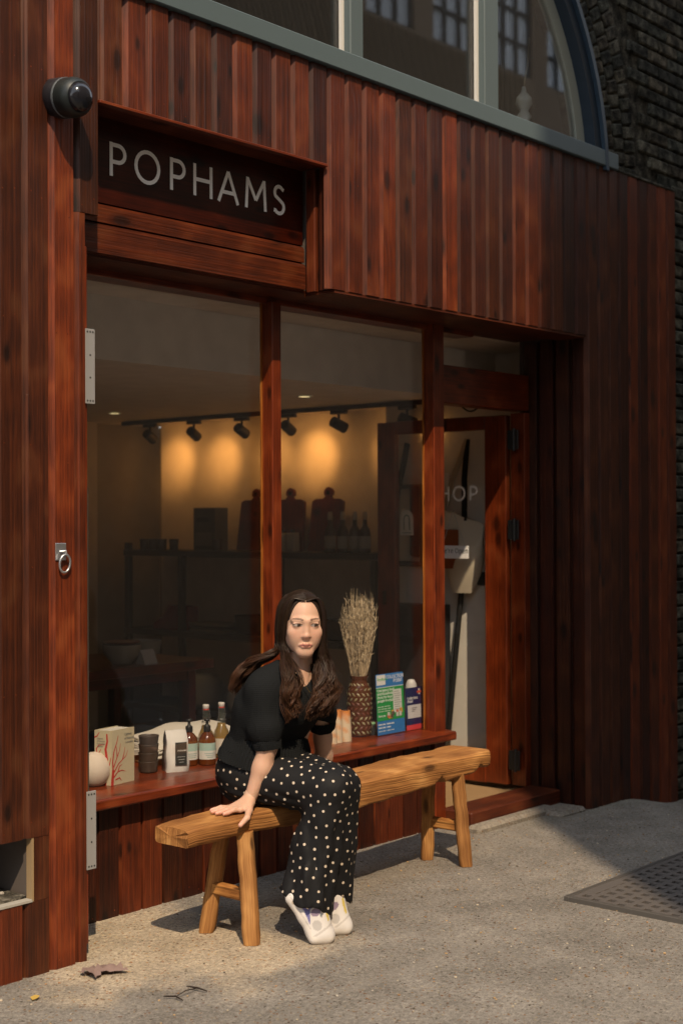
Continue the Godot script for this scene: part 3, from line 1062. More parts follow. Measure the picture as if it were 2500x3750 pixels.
func opposite() -> void:
	var o := thing("opposite_building", "tall dark brick building across the street, mirrored in the upper windows", "building", V(12, 0, 9))
	var br := Color(0.22, 0.165, 0.12)
	var wins := []
	for k in 7:
		wins.append(14.6 + (k - 4) * 1.35 + (0.0 if k < 5 else 0.0))
	# wall in bands so that the windows are openings
	solid("wall", V(0.31, 0, 7.0), V(26, 7.7, 7.4), br, M.matte, o)
	solid("wall", V(0.31, 9.5, 7.0), V(26, 20.0, 7.4), br, M.matte, o)
	var x := 0.31
	for k in wins.size():
		solid("wall", V(x, 7.7, 7.0), V(wins[k], 9.5, 7.4), br, M.matte, o)
		x = wins[k] + 0.95
	solid("wall", V(x, 7.7, 7.0), V(26, 9.5, 7.4), br, M.matte, o)
	solid("wall", V(0.31, 0, 7.4), V(0.75, 20, 14), br, M.matte, o)
	solid("roof", V(0.31, 20.0, 7.0), V(26, 20.3, 14), Color(0.1, 0.1, 0.1), M.matte, o)
	for k in wins.size():
		var wx: float = wins[k]
		var fr := MB.new()
		fr.col = Color(0.05, 0.05, 0.05)
		for i in 4: fr.box(V(wx + i * 0.95 / 3.0, 8.6, 7.06), V(0.04, 1.8, 0.05))
		for i in 5: fr.box(V(wx + 0.475, 7.72 + i * 0.44, 7.055), V(0.95, 0.035, 0.04))
		var f := part("window", fr, M.plain, o)
		var pn := MB.new()
		pn.col = Color(0.55, 0.6, 0.66)
		pn.box(V(wx + 0.475, 8.6, 7.1), V(0.95, 1.8, 0.02))
		part("pane", pn, M.gloss, f)
	var tr := thing("terrace", "lower brick terrace across the street beyond the left of the view", "building", V(-15, 0, 10))
	solid("wall", V(-30, 0, 7.0), V(-1.2, 7.3, 13), br, M.matte, tr)
	# the yard's end wall, beyond the frame on the right
	var ew := thing("end_wall", "brick wall closing the yard beyond the right of the view", "wall", V(9.5, 0, 3.5))
	solid("wall", V(9.3, 0, 0.0), V(9.7, 4.3, 7.0), br, M.matte, ew)
	# ribbed lean-to cladding below the windows
	for k in 70:
		var rb := MB.new()
		rb.col = Color(0.20, 0.15, 0.10) if k % 2 else Color(0.15, 0.115, 0.08)
		rb.box(V(10.6 + k * 0.09, 6.9, 6.93), V(0.05, 1.55, 0.05), 0.01, Basis(V(0, 0, 1), 0.35))
		part("rib", rb, M.matte, o)

func interior() -> void:
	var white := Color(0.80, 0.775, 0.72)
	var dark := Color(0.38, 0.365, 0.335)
	structure("shop_floor", box_mb(V(2.8, -0.06, -4.1), V(7.05, 0.05, -0.365), Color(0.30, 0.20, 0.11)), M.plaster)
	structure("ceiling", box_mb(V(2.7, 2.2, -4.1), V(7.05, 2.62, -0.9), white), M.plaster)
	structure("ceiling", box_mb(V(2.7, 2.4765, -0.899), V(7.05, 2.62, -0.4505), white), M.plaster)
	structure("side_wall", box_mb(V(6.9, 0.05, -3.8), V(7.05, 2.2, -0.4505), white), M.plaster)
	structure("side_wall", box_mb(V(6.9, 2.2, -0.899), V(7.05, 2.4765, -0.4505), white), M.plaster)
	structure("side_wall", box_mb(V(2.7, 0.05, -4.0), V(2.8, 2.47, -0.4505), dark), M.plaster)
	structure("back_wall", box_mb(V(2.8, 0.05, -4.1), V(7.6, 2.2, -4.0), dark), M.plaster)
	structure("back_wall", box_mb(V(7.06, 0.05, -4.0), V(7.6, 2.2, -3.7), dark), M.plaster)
	structure("back_column", box_mb(V(6.28, 0.05, -3.999), V(6.42, 2.199, -3.93), Color(0.62, 0.60, 0.56)), M.plaster)
	# ceiling track with six heads
	var t := thing("track_light", "black ceiling track with swivelling spot heads over the shelves", "track light", V(6.5, 2.17, -2.4))
	solid("rail", V(6.485, 2.172, -3.75), V(6.515, 2.1985, -1.0), Color(0.012, 0.012, 0.012), M.satin, t)
	var heads := [[-3.468, -3.60, 1.0], [-3.035, -3.15, 1.0], [-2.59, -2.66, 0.5], [-2.183, -2.28, 1.25], [-1.767, -1.68, 0.5], [-1.242, -1.0, 0.25]]
	for h in heads:
		var z: float = h[0]
		var b := MB.new()
		b.col = Color(0.012, 0.012, 0.013)
		b.box(V(6.5, 2.16, z), V(0.032, 0.022, 0.12), 0.003)
		b.tube([V(6.5, 2.15, z), V(6.5, 2.10, z)], [0.008], 8)
		var dir := V(0.37, -0.15, h[1] - z).normalized()
		var p := V(6.5, 2.085, z)
		b.tube([p - dir * 0.055, p - dir * 0.05, p + dir * 0.05], [0.022, 0.033, 0.034], 16)
		var hd := part("spot_head", b, M.satin, t)
		var e := MB.new()
		e.tube([p + dir * 0.0505, p + dir * 0.0515], [0.028], 14)
		part("lamp_lens", e, M.warm_lamp, hd)
		for beam in [[32.0, 0.14], [66.0, 0.05]]:   # the reflector's beam and its spill
			var s := SpotLight3D.new()
			s.name = "spot_light"
			s.light_color = Color(1.0, 0.69, 0.36)
			s.light_energy = beam[1] * h[2]
			s.spot_angle = beam[0]
			s.spot_angle_attenuation = 1.0
			s.spot_range = 8.0
			s.spot_attenuation = 2.0
			s.light_size = 0.02
			s.shadow_enabled = true
			add_child(s, true)
			s.look_at_from_position(p + dir * 0.06, p + dir)
	for d in [[5.933, -3.167, "small round downlight glowing in the ceiling at the far left"], [5.86, -1.464, "small round downlight glowing in the ceiling right of the middle post"]]:
		var l := thing("ceiling_downlight", d[2], "downlight", V(d[0], 2.19, d[1]), "downlights in the shop ceiling")
		var rm := MB.new()
		rm.col = Color(0.5, 0.5, 0.48)
		rm.lathe(V(d[0], 2.194, d[1]), [[0.045, 0.005], [0.045, 0], [0.036, 0], [0.036, 0.004]], 20, Basis(), false)
		part("rim", rm, M.satin, l)
		var g := MB.new()
		g.lathe(V(d[0], 2.196, d[1]), [[0.036, 0.003], [0.036, 0]], 18, Basis(V(1, 0, 0), 0))
		part("lamp_disc", g, M.cool_lamp, l)
		var s := SpotLight3D.new()
		s.name = "downlight_beam"
		s.light_color = Color(1.0, 0.86, 0.62)
		s.light_energy = 0.6
		s.spot_angle = 25.0
		s.light_size = 0.03
		s.spot_range = 6.0
		s.shadow_enabled = true
		add_child(s, true)
		s.look_at_from_position(V(d[0], 2.18, d[1]), V(d[0], 0, d[1]), V(1, 0, 0))
	# shelving along the side wall
	var u := thing("shelf_unit", "dark stained shelving unit along the lit side wall", "shelves", V(6.7, 0.05, -2.6))
	var dk := Color(0.035, 0.028, 0.022)
	for y in [1.27, 0.73, 0.22]:
		solid("shelf", V(6.5, y, -3.75), V(6.895, y + 0.04, -1.5), dk, M.satin, u, 0.002)
	for z in [-3.74, -3.2, -2.3, -1.53]:
		solid("upright", V(6.502, 0.05, z), V(6.54, 1.269, z + 0.045), dk, M.satin, u, 0.002)
	solid("upright", V(6.502, 1.311, -3.74), V(6.54, 1.36, -3.70), dk, M.satin, u)
	# things on the top shelf (1.31)
	var top := 1.3105
	var ct := thing("carton", "grey printed carton standing on the top shelf", "carton", V(6.7, top, -3.05))
	solid("box", V(6.62, top, -3.17), V(6.74, top + 0.285, -2.96), Color(0.12, 0.12, 0.11), M.plain, ct, 0.002)
	solid("printed_panel", V(6.618, top + 0.19, -3.14), V(6.6195, top + 0.22, -3.02), Color(0.04, 0.04, 0.04), M.plain, ct)
	solid("printed_panel", V(6.618, top + 0.03, -3.15), V(6.6195, top + 0.12, -2.99), Color(0.2, 0.19, 0.17), M.plain, ct)
	var bn := ["leftmost", "middle", "rightmost"]
	for k in 3:
		var z: float = [-2.77, -2.46, -2.13][k]
		var cb := thing("chopping_board", "walnut chopping board with round handle, %s of three on the top shelf" % bn[k], "chopping board", V(6.78, top, z), "chopping boards on the top shelf")
		var g := MB.new()
		g.col = Color(0.75, 0.5, 0.38)
		g.lg = Vector3.UP
		var pg := PackedVector2Array([Vector2(-0.14, 0), Vector2(0.14, 0), Vector2(0.13, 0.32), Vector2(0.10, 0.335), Vector2(0.04, 0.335), Vector2(0.02, 0.355)] + arc(0, 0.375, 0.036, 0.036, -25, 205, 10) + [Vector2(-0.02, 0.355), Vector2(-0.04, 0.335), Vector2(-0.10, 0.335), Vector2(-0.13, 0.32)])
		g.prism(pg, V(6.79, top, z), V(0, 0, 1), V(0.12, 1, 0).normalized(), V(-0.022, 0.0026, 0))
		part("blade", g, M.post, cb)
		var hl := MB.new()
		hl.col = Color(0.01, 0.008, 0.006)
		hl.lathe(V(6.79 + 0.045 - 0.0235, top + 0.374, z), [[0.015, 0], [0.015, 0.001]], 12, Basis(V(0, 0, 1), PI / 2))
		part("handle_hole", hl, M.matte, cb)
	var tn := ["left", "middle", "right"]
	for k in 3:
		var z: float = [-2.415, -2.335, -2.24][k]
		var tb := thing("paper_packet", "white paper packet with a dark cap, %s of three on the top shelf" % tn[k], "packet", V(6.6, top, z), "white packets on the top shelf")
		solid("packet", V(6.57, top, z - 0.034), V(6.63, top + 0.12, z + 0.034), Color(0.42, 0.43, 0.40), M.plain, tb, 0.008)
		solid("cap", V(6.585, top + 0.1205, z - 0.015), V(6.615, top + 0.14, z + 0.015), Color(0.05, 0.07, 0.08), M.plain, tb, 0.004)
	for k in 4:
		var z: float = [-1.945, -1.84, -1.745, -1.665][k]
		var bt := thing("sauce_bottle", "dark bottle with pale label, %s from the left on the top shelf" % ["first", "second", "third", "fourth"][k], "bottle", V(6.62, top, z), "bottles on the top shelf")
		var g := MB.new()
		g.col = Color(0.05, 0.035, 0.02)
		g.lathe(V(6.62, top, z), [[0.0, 0], [0.034, 0], [0.036, 0.01], [0.036, 0.11], [0.03, 0.14], [0.015, 0.165], [0.013, 0.20], [0.0, 0.20]], 14)
		part("glass_body", g, M.gloss, bt)
		var c := MB.new()
		c.col = Color(0.45, 0.42, 0.36)
		c.lathe(V(6.62, top, z), [[0.015, 0.2], [0.016, 0.215], [0.013, 0.25], [0.0, 0.25]], 12)
		part("cap", c, M.satin, bt)
		var l := MB.new()
		l.col = Color(0.34, 0.34, 0.31)
		l.lathe(V(6.62, top, z), [[0.0365, 0.025], [0.0365, 0.1]], 14, Basis(), false)
		part("label", l, M.plain, bt)
	for k in 5:
		var z: float = [-3.62, -3.53, -3.44, -3.32, -2.9][k]
		var gl := thing("glass_tumbler", ["leftmost smoked tumbler at the end of the top shelf", "second smoked tumbler from the end of the top shelf", "third smoked tumbler from the end of the top shelf", "smoked tumbler just left of the grey carton", "smoked tumbler between the carton and the chopping boards"][k], "tumbler", V(6.58, top, z), "tumblers on the top shelf")
		var g := MB.new()
		g.col = Color(0.10, 0.09, 0.075)
		g.lathe(V(6.58, top, z), [[0.0, 0], [0.026, 0], [0.03, 0.005], [0.034, 0.075], [0.032, 0.075], [0.028, 0.01], [0, 0.008]], 14)
		part("cup", g, M.gloss, gl)
	# middle shelf
	var ms := 0.7705
	var rd := thing("folded_bag", "crumpled dark red cloth bag on the middle shelf", "bag", V(6.62, ms, -3.33))
	var g := MB.new()
	g.col = Color(0.22, 0.012, 0.014)
	g.prism(PackedVector2Array([Vector2(-0.17, 0), Vector2(0.16, 0), Vector2(0.165, 0.16), Vector2(-0.02, 0.165), Vector2(-0.08, 0.09), Vector2(-0.17, 0.04)]), V(6.66, ms, -3.33), V(0, 0, 1), Vector3.UP, V(-0.10, 0, 0))
	part("cloth", g, M.matte, rd)
	for k in 3:
		var bk := thing("linen_stack", "pale striped folded linen on the middle shelf, %s of three" % ["bottom", "middle", "top"][k], "linen", V(6.6, ms + 0.022 * k, -2.95), "folded linen on the middle shelf")
		solid("fold", V(6.52, ms + 0.022 * k, -3.12), V(6.72, ms + 0.021 + 0.022 * k, -2.78), [Color(0.22, 0.2, 0.17), Color(0.08, 0.09, 0.1), Color(0.25, 0.24, 0.2)][k], M.matte, bk, 0.008)
	for k in 2:
		var z: float = [-2.6, -1.85][k]
		var bk := thing("wicker_basket", ["dark woven basket behind the woman on the middle shelf", "brown woven basket on the middle shelf beside the dried grass"][k], "basket", V(6.65, ms, z), "baskets on the middle shelf")
		var w := MB.new()
		w.col = Color(0.06, 0.045, 0.03)
		w.lathe(V(6.66, ms, z), [[0.0, 0], [0.10, 0], [0.12, 0.06], [0.125, 0.12], [0.115, 0.12], [0.10, 0.02], [0, 0.015]], 20, Basis.from_scale(V(1, 1, 1.5)))
		part("weave", w, M.matte, bk)
	# low things by the wall
	for k in 3:
		var lb := thing("storage_jar", ["pale squat jar on the floor shelf left of the woman", "white lidded jar on the floor shelf", "grey white jar at the end of the floor shelf"][k], "jar", V(6.6, 0.2605, [-3.05, -2.75, -2.5][k]), "jars on the floor shelf")
		var w := MB.new()
		w.col = [Color(0.35, 0.34, 0.3), Color(0.5, 0.5, 0.48), Color(0.4, 0.42, 0.42)][k]
		var r: float = [0.11, 0.07, 0.09][k]
		w.lathe(V(6.62, 0.2605, [-3.05, -2.75, -2.5][k]), [[0.0, 0], [r * 0.8, 0], [r, 0.04], [r, r * 1.6], [r * 0.75, r * 1.9], [r * 0.8, r * 2.0], [0, r * 2.05]], 20)
		part("body", w, M.satin, lb)
	# display table
	var tb := thing("display_table", "brown wooden display table inside behind the left pane", "table", V(4.9, 0.05, -2.1))
	var tm := Color(0.55, 0.36, 0.24)
	timber("table_top", V(4.75, 0.725, -2.15), V(1.42, 0.05, 0.75), Vector3.RIGHT, M.post, tb, 0.004, tm)
	timber("apron", V(4.75, 0.67, -1.84), V(1.2, 0.055, 0.02), Vector3.RIGHT, M.post, tb, 0.002, tm * 0.8)
	for p in [[5.33, -1.84], [4.15, -1.84], [5.33, -2.46], [4.15, -2.46]]:
		timber("leg", V(p[0], 0.372, p[1]), V(0.055, 0.643, 0.055), Vector3.UP, M.post, tb, 0.003, tm)
	timber("lower_shelf", V(4.75, 0.26, -2.15), V(1.16, 0.03, 0.6), Vector3.RIGHT, M.post, tb, 0.002, tm * 0.6)
	for k in 2:
		var x: float = [5.18, 4.95][k]
		var z: float = [-2.05, -1.95][k]
		var bw := thing("ceramic_bowl", ["speckled grey bowl at the right end of the display table", "wider grey bowl on the display table near the window edge"][k], "bowl", V(x, 0.75, z), "bowls on the display table")
		var w := MB.new()
		w.col = Color(0.26, 0.25, 0.2)
		w.lathe(V(x, 0.75, z), [[0.0, 0], [0.05, 0], [0.055, 0.008], [0.095, 0.05], [0.105, 0.105], [0.10, 0.105], [0.088, 0.05], [0.05, 0.012], [0, 0.01]], 24)
		part("bowl", w, M.satin, bw)
	var wb := thing("wooden_dish", "round brown wooden dish resting on the wider bowl", "dish", V(4.95, 0.856, -1.95))
	var wd := MB.new()
	wd.col = Color(0.7, 0.5, 0.35)
	wd.lathe(V(4.95, 0.8555, -1.95), [[0.0, 0], [0.08, 0], [0.1, 0.014], [0.095, 0.016], [0, 0.006]], 20)
	part("dish", wd, M.post, wb)
	var cn := thing("price_card", "small folded white card on the display table", "card", V(5.04, 0.75, -1.86))
	var cm := MB.new()
	cm.col = Color(0.4, 0.39, 0.37)
	cm.prism(PackedVector2Array([Vector2(-0.04, 0), Vector2(0.04, 0), Vector2(0.0, 0.075)]), V(5.0, 0.7505, -1.86), V(0, 0, -1), Vector3.UP, V(0.09, 0, 0))
	part("card", cm, M.plain, cn)
	var bx := thing("blue_box", "pale blue shallow box on the lower shelf of the display table", "box", V(5.2, 0.275, -2.05))
	solid("box", V(4.9, 0.2755, -2.2), V(5.31, 0.37, -1.92), Color(0.16, 0.20, 0.25), M.plain, bx, 0.004)
	var kb := thing("cardboard_box", "brown cardboard box on the floor behind the display table leg", "box", V(5.6, 0.05, -2.1))
	solid("box", V(5.42, 0.051, -2.35), V(5.9, 0.30, -2.0), Color(0.24, 0.15, 0.075), M.matte, kb, 0.004)
	behind_door()

func behind_door() -> void:
	structure("door_pier", box_mb(V(6.622, 0.0505, -1.5), V(6.899, 2.1995, -0.451), Color(0.80, 0.775, 0.72)), M.plaster)
	var bg := thing("tote_bag", "cream canvas tote bag with black strap hung on the wall behind the door", "bag", V(6.5432, 1.0203, -0.9469))
	var R := []
	for i in 13:
		var t := i / 12.0
		var row := PackedVector3Array()
		var hw := lerpf(0.17, 0.06, pow(t, 2.2))
		for j in 20:
			var a := TAU * j / 20.0
			row.append(V(6.557 + 0.05 * sin(a) * (0.5 + t * (1 - t) * 2.5) - 0.015 * sin(t * 6 + a * 2), 1.533 - 0.44 * t - 0.05 * cos(a) * (1 - t), -0.913 + hw * cos(a) + 0.02 * t))
		R.append(row)
	var b := MB.new()
	b.col = Color(0.66, 0.58, 0.44)
	R.reverse()
	b.grid(R, true, true, true)
	part("canvas", b, M.matte, bg)
	solid("printed_patch", V(6.4972, 1.2314, -1.0332), V(6.4991, 1.4520, -0.8797), Color(0.28, 0.08, 0.03), M.matte, bg)
	for z in [-0.87, -1.03]:
		var s := MB.new()
		s.col = Color(0.4, 0.34, 0.25) if z < -0.95 else Color(0.012, 0.012, 0.013)
		s.tube([V(6.6008, 1.9653, -0.8893), V(6.572, 1.74, (z - 0.91) * 0.5), V(6.543, 1.5, z)], [0.02], 8, true, 0.25, V(0, 0, 1))
		part("strap", s, M.matte, bg)
	var ap := thing("apron", "dark apron with leather straps hanging from a peg behind the door glass", "apron", V(6.5912, 1.3081, -1.2827))
	var a := MB.new()
	a.col = Color(0.013, 0.015, 0.018)
	a.tube([V(6.6008, 1.9605, -1.3211), V(6.5960, 1.8262, -1.3499), V(6.5931, 1.7111, -1.3786)], [0.022], 8, true, 0.3, V(0, 0, 1))
	a.box(V(6.5960, 1.5000, -1.2539), V(0.03, 0.42, 0.09), 0.012)
	a.box(V(6.5941, 1.2506, -1.2827), V(0.02, 0.03, 0.22), 0.005)
	a.tube([V(6.5912, 1.6919, -1.3882), V(6.5893, 1.3081, -1.4362)], [0.022], 8, true, 0.3, V(0, 0, 1))
	part("straps", a, M.matte, ap)
	var a2 := MB.new()
	a2.col = Color(0.06, 0.022, 0.012)
	a2.box(V(6.5864, 1.4616, -1.1676), V(0.035, 0.46, 0.1), 0.01)
	part("leather_panel", a2, M.satin, ap)
	solid("peg_rail", V(6.5835, 1.6919, -1.4170), V(6.6181, 1.7159, -1.0908), Color(0.03, 0.02, 0.015), M.satin, ap)
	var pc := thing("wall_card", "small bright white card pinned to the wall beside the shop lettering", "card", V(6.5912, 1.6535, -1.0620))
	solid("card", V(6.6133, 1.6583, -1.0908), V(6.6171, 1.7782, -1.0284), Color(0.8, 0.8, 0.8), M.plain, pc)
	var mp := thing("broom", "black broom handle leaning against the white wall inside the doorway", "broom", V(6.5241, 0.1088, -0.9949))
	var m := MB.new()
	m.col = Color(0.012, 0.013, 0.015)
	m.tube([V(6.5241, 0.1136, -0.9949), V(6.5912, 1.0970, -0.9277)], [0.016], 8)
	m.box(V(6.5241, 0.2144, -1.0524), V(0.05, 0.2, 0.16), 0.02)
	part("handle", m, M.satin, mp)
	var cr := thing("dark_crate", "tall dark crate against the wall seen through the door glass", "crate", V(6.5241, 0.1088, -1.1868))
	solid("crate", V(6.4473, 0.1098, -1.3786), V(6.6104, 1.0203, -1.0189), Color(0.02, 0.022, 0.026), M.satin, cr, 0.004)
	var sw := thing("socket_plate", "black switch plate on the white wall beside the tote bag", "switch", V(6.6104, 1.1642, -0.7934))
	solid("plate", V(6.6075, 1.1354, -0.8318), V(6.6186, 1.2122, -0.7550), Color(0.015, 0.015, 0.016), M.satin, sw, 0.003)
	solid("rocker", V(6.6037, 1.1546, -0.8030), V(6.6073, 1.1930, -0.7838), Color(0.03, 0.03, 0.03), M.satin, sw, 0.001)
	var cb := thing("cable", "thin black cable loop hanging under the ceiling above the door", "cable", V(6.6, 2.15, -0.9))
	var c := MB.new()
	c.col = Color(0.012, 0.012, 0.012)
	var ps := []
	for i in 13:
		var t := i / 12.0
		ps.append(V(6.5, 2.199 - 0.085 * sin(PI * t), -0.9 + 0.22 * t))
	c.tube(ps, [0.005], 6)
	part("loop", c, M.plain, cb)

const SH := 0.4785

func label_band(o: Vector3, r: float, y0: float, y1: float, a0: float, a1: float, col: Color, parent: Node3D, called := "label") -> void:
	var R := [PackedVector3Array(), PackedVector3Array()]
	for i in 2:
		for j in 13:
			var a := deg_to_rad(lerpf(a0, a1, j / 12.0))
			R[i].append(V(o.x + r * cos(a), o.y + (y1 if i else y0), o.z - r * sin(a)))
	var b := MB.new()
	b.col = col
	b.grid(R, false)
	part(called, b, M.plain, parent)

func display() -> void:
	# round pale vase half hidden by the pier
	var v := thing("round_vase", "smooth pale round vase half hidden by the left pier", "vase", V(3.575, SH, -0.49))
	var b := MB.new()
	b.col = Color(0.60, 0.53, 0.46)
	b.lathe(V(3.565, SH, -0.495), [[0, 0], [0.035, 0], [0.055, 0.015], [0.068, 0.045], [0.068, 0.075], [0.055, 0.105], [0.03, 0.124], [0.012, 0.128], [0, 0.127]], 28)
	part("body", b, M.matte, v)
	book()
	# stacked cups
	for k in 4:
		var c := thing("brown_cup", "dark brown stacking cup, %s in the stack beside the coffee bag" % ["lowest", "second from the bottom", "second from the top", "topmost"][k], "cup", V(3.895, SH + 0.033 * k, -0.555), "cups stacked in the window")
		var q := MB.new()
		q.col = Color(0.055, 0.042, 0.032)
		var o := V(3.895 + 0.001 * k, SH + 0.0345 * k, -0.55)
		q.lathe(o, [[0, 0.0], [0.034, 0.0], [0.036, 0.006], [0.0415, 0.044], [0.0425, 0.046], [0.040, 0.047], [0.036, 0.035], [0, 0.0335]], 24)
		part("cup", q, M.satin, c)
	# coffee bag
	var cb := thing("coffee_bag", "white side-gusset coffee bag with a black label", "bag", V(3.98, SH, -0.49))
	var R := []
	for i in 9:
		var t := i / 8.0
		var w := 0.047 * (1.0 - 0.06 * t)
		var d := lerpf(0.032, 0.006, sm(0.55, 1.0, t)) + 0.004 * sin(t * 9)
		var row := PackedVector3Array()
		for p in [Vector2(-1, -1), Vector2(-0.3, -1.06), Vector2(0.3, -1.04), Vector2(1, -1), Vector2(0.86, 0), Vector2(1, 1), Vector2(0.3, 1.1), Vector2(-0.3, 1.08), Vector2(-1, 1), Vector2(-0.86, 0)]:
			row.append(V(3.985, SH, -0.485) + Basis(Vector3.UP, -0.42) * V(p.x * w + 0.002 * sin(t * 12 + p.y), 0.168 * t, -p.y * d))
		R.append(row)
	var g := MB.new()
	g.col = Color(0.66, 0.65, 0.63)
	g.grid(R, true, true, true)
	part("paper", g, M.plain, cb)
	var ex := Basis(Vector3.UP, -0.42) * V(1, 0, 0)
	var nz := Basis(Vector3.UP, -0.42) * V(0, 0, 1)
	var lo := V(3.985, SH, -0.485) + nz * 0.0405
	var lb := MB.new()
	lb.col = Color(0.022, 0.024, 0.026)
	lb.prism(PackedVector2Array([Vector2(-0.014, 0.028), Vector2(0.036, 0.028), Vector2(0.035, 0.122), Vector2(-0.014, 0.122)]), lo, ex, Vector3.UP, nz * 0.0008)
	part("label", lb, M.plain, cb)
	words("POPHAMS", 0.006, lo + nz * 0.0012 + ex * -0.004 + V(0, 0.083, 0), ex, Vector3.UP, white_ink(), cb)
	for q in 3:
		var dl := MB.new()
		dl.col = Color(0.5, 0.5, 0.5)
		dl.prism(PackedVector2Array([Vector2(-0.006 + 0.004 * q, 0.062 - 0.011 * q), Vector2(0.028 - 0.003 * q, 0.062 - 0.011 * q), Vector2(0.028 - 0.003 * q, 0.0635 - 0.011 * q), Vector2(-0.006 + 0.004 * q, 0.0635 - 0.011 * q)]), lo + nz * 0.0012, ex, Vector3.UP, nz * 0.0003)
		part("print_line", dl, M.plain, cb)
	# amber pump bottles
	for k in 2:
		var o: Vector3 = [V(4.118, SH, -0.545), V(4.176, SH, -0.497)][k]
		var t := thing("amber_pump_bottle", ["amber glass pump bottle directly beside the coffee bag", "amber glass pump bottle nearer the seated woman's back"][k], "bottle", o, "amber bottles in the window")
		var q := MB.new()
		q.col = Color(0.10, 0.027, 0.007)
		q.lathe(o, [[0, 0], [0.034, 0], [0.0365, 0.005], [0.0365, 0.098], [0.033, 0.115], [0.022, 0.13], [0.0135, 0.137], [0.0135, 0.142], [0, 0.142]], 26)
		part("glass_body", q, M.amber, t)
		var p := MB.new()
		p.col = Color(0.014, 0.014, 0.015)
		p.lathe(o, [[0.0, 0.14], [0.0155, 0.14], [0.0155, 0.162], [0.008, 0.166], [0.006, 0.172], [0.006, 0.182], [0.013, 0.184], [0.013, 0.192], [0, 0.193]], 18)
		p.box(o + V(0.018, 0.1885, -0.016), V(0.04, 0.008, 0.009), 0.002, Basis(Vector3.UP, 0.7))
		part("pump", p, M.satin, t)
		label_band(o, 0.0369, 0.062, 0.094, -200, -10, Color(0.30, 0.47, 0.44), t, "label_top")
		label_band(o, 0.0369, 0.026, 0.062, -200, -10, Color(0.60, 0.60, 0.57), t, "label_base")
		for r in 3:
			label_band(o, 0.0372, 0.050 - r * 0.008, 0.0525 - r * 0.008, -150 + r * 8, -75 - r * 6, Color(0.2, 0.35, 0.35), t, "print")
	# swing-top oil bottles
	for k in 2:
		var o: Vector3 = [V(4.252, SH, -0.583), V(4.345, SH, -0.583)][k]
		var t := thing("swing_top_bottle", ["swing-top bottle of golden oil behind the amber bottles", "swing-top bottle of golden oil next to the woman's back"][k], "bottle", o, "oil bottles in the window")
		var q := MB.new()
		q.lathe(o, [[0, 0], [0.034, 0], [0.037, 0.006], [0.037, 0.09], [0.032, 0.115], [0.021, 0.135], [0.0185, 0.15], [0.016, 0.17], [0.0135, 0.205], [0.0155, 0.208], [0.0155, 0.214], [0.0, 0.214]], 26)
		part("glass_body", q, M.clear_glass, t)
		var oi := MB.new()
		oi.col = Color(0.21, 0.115, 0.012)
		oi.lathe(o + V(0, 0.002, 0), [[0, 0], [0.031, 0.001], [0.0345, 0.006], [0.0345, 0.089], [0.0298, 0.113], [0.0188, 0.134], [0.0168, 0.147], [0, 0.147]], 24)
		part("oil", oi, M.oil, t)
		var c := MB.new()
		c.col = Color(0.6, 0.58, 0.55)
		c.lathe(o + V(0, 0.214, 0), [[0, 0.006], [0.0135, 0.006], [0.0145, 0.02], [0.012, 0.024], [0, 0.024]], 16)
		part("stopper", c, M.satin, t)
		var s := MB.new()
		s.col = Color(0.5, 0.05, 0.03)
		s.lathe(o + V(0, 0.2145, 0), [[0.013, 0], [0.0145, 0.002], [0.013, 0.0055]], 16)
		part("seal", s, M.satin, t)
		var w := MB.new()
		w.col = Color(0.55, 0.55, 0.55)
		for a in [0.0, PI]:
			w.tube([o + V(cos(a) * 0.0175, 0.165, sin(a) * 0.0175), o + V(cos(a) * 0.021, 0.185, sin(a) * 0.021 + 0.006), o + V(cos(a) * 0.016, 0.226, sin(a) * 0.016)], [0.0013], 5)
		var ring := []
		for i in 17: ring.append(o + V(cos(TAU * i / 16.0) * 0.0185, 0.164, sin(TAU * i / 16.0) * 0.0185))
		w.tube(ring, [0.0013], 5)
		part("wire", w, M.steel, t)
		label_band(o, 0.0374, 0.02, 0.085, -190, -20, Color(0.5, 0.48, 0.43), t)
	linens()
	# candle-like cream and orange vases
	for k in 3:
		var o: Vector3 = [V(4.928, SH, -0.462), V(4.973, SH, -0.468), V(5.03, SH, -0.462)][k]
		var h: float = [0.140, 0.152, 0.142][k]
		var t := thing("bud_vase", "slim cream vase with orange glaze, %s of three beside the patterned vase" % ["leftmost", "tallest and middle", "rightmost"][k], "vase", o, "slim vases in the window")
		var q := MB.new()
		var rows := []
		var cols := []
		for i in 17:
			var y := i / 16.0
			var row := PackedVector3Array()
			var cr := []
			for j in 20:
				var a := TAU * j / 20.0
				var r := lerpf(0.029, 0.0215, pow(y, 1.6))
				row.append(o + V(r * cos(a), h * y, -r * sin(a)))
				var n := 0.5 + 0.5 * sin(a * 2.0 + y * 7.0 + k * 2.0) * cos(y * 11.0 + k)
				var m: float = clampf(sm(0.72, 1.0, y + 0.12 * n) + sm(0.6, 0.95, n) * 0.7 * (1.0 - absf(y - 0.3)), 0, 1)
				cr.append(Color(0.62, 0.52, 0.38).lerp(Color(0.62, 0.24, 0.07), m))
			rows.append(row)
			cols.append(cr)
		q.grid(rows, true, true, true, cols)
		part("body", q, M.matte, t)
		var mo := MB.new()
		mo.col = Color(0.1, 0.05, 0.03)
		mo.lathe(o + V(0, h + 0.0003, 0), [[0.016, 0], [0.016, 0.0004]], 16)
		part("mouth", mo, M.matte, t)
	big_vase()
	posters()

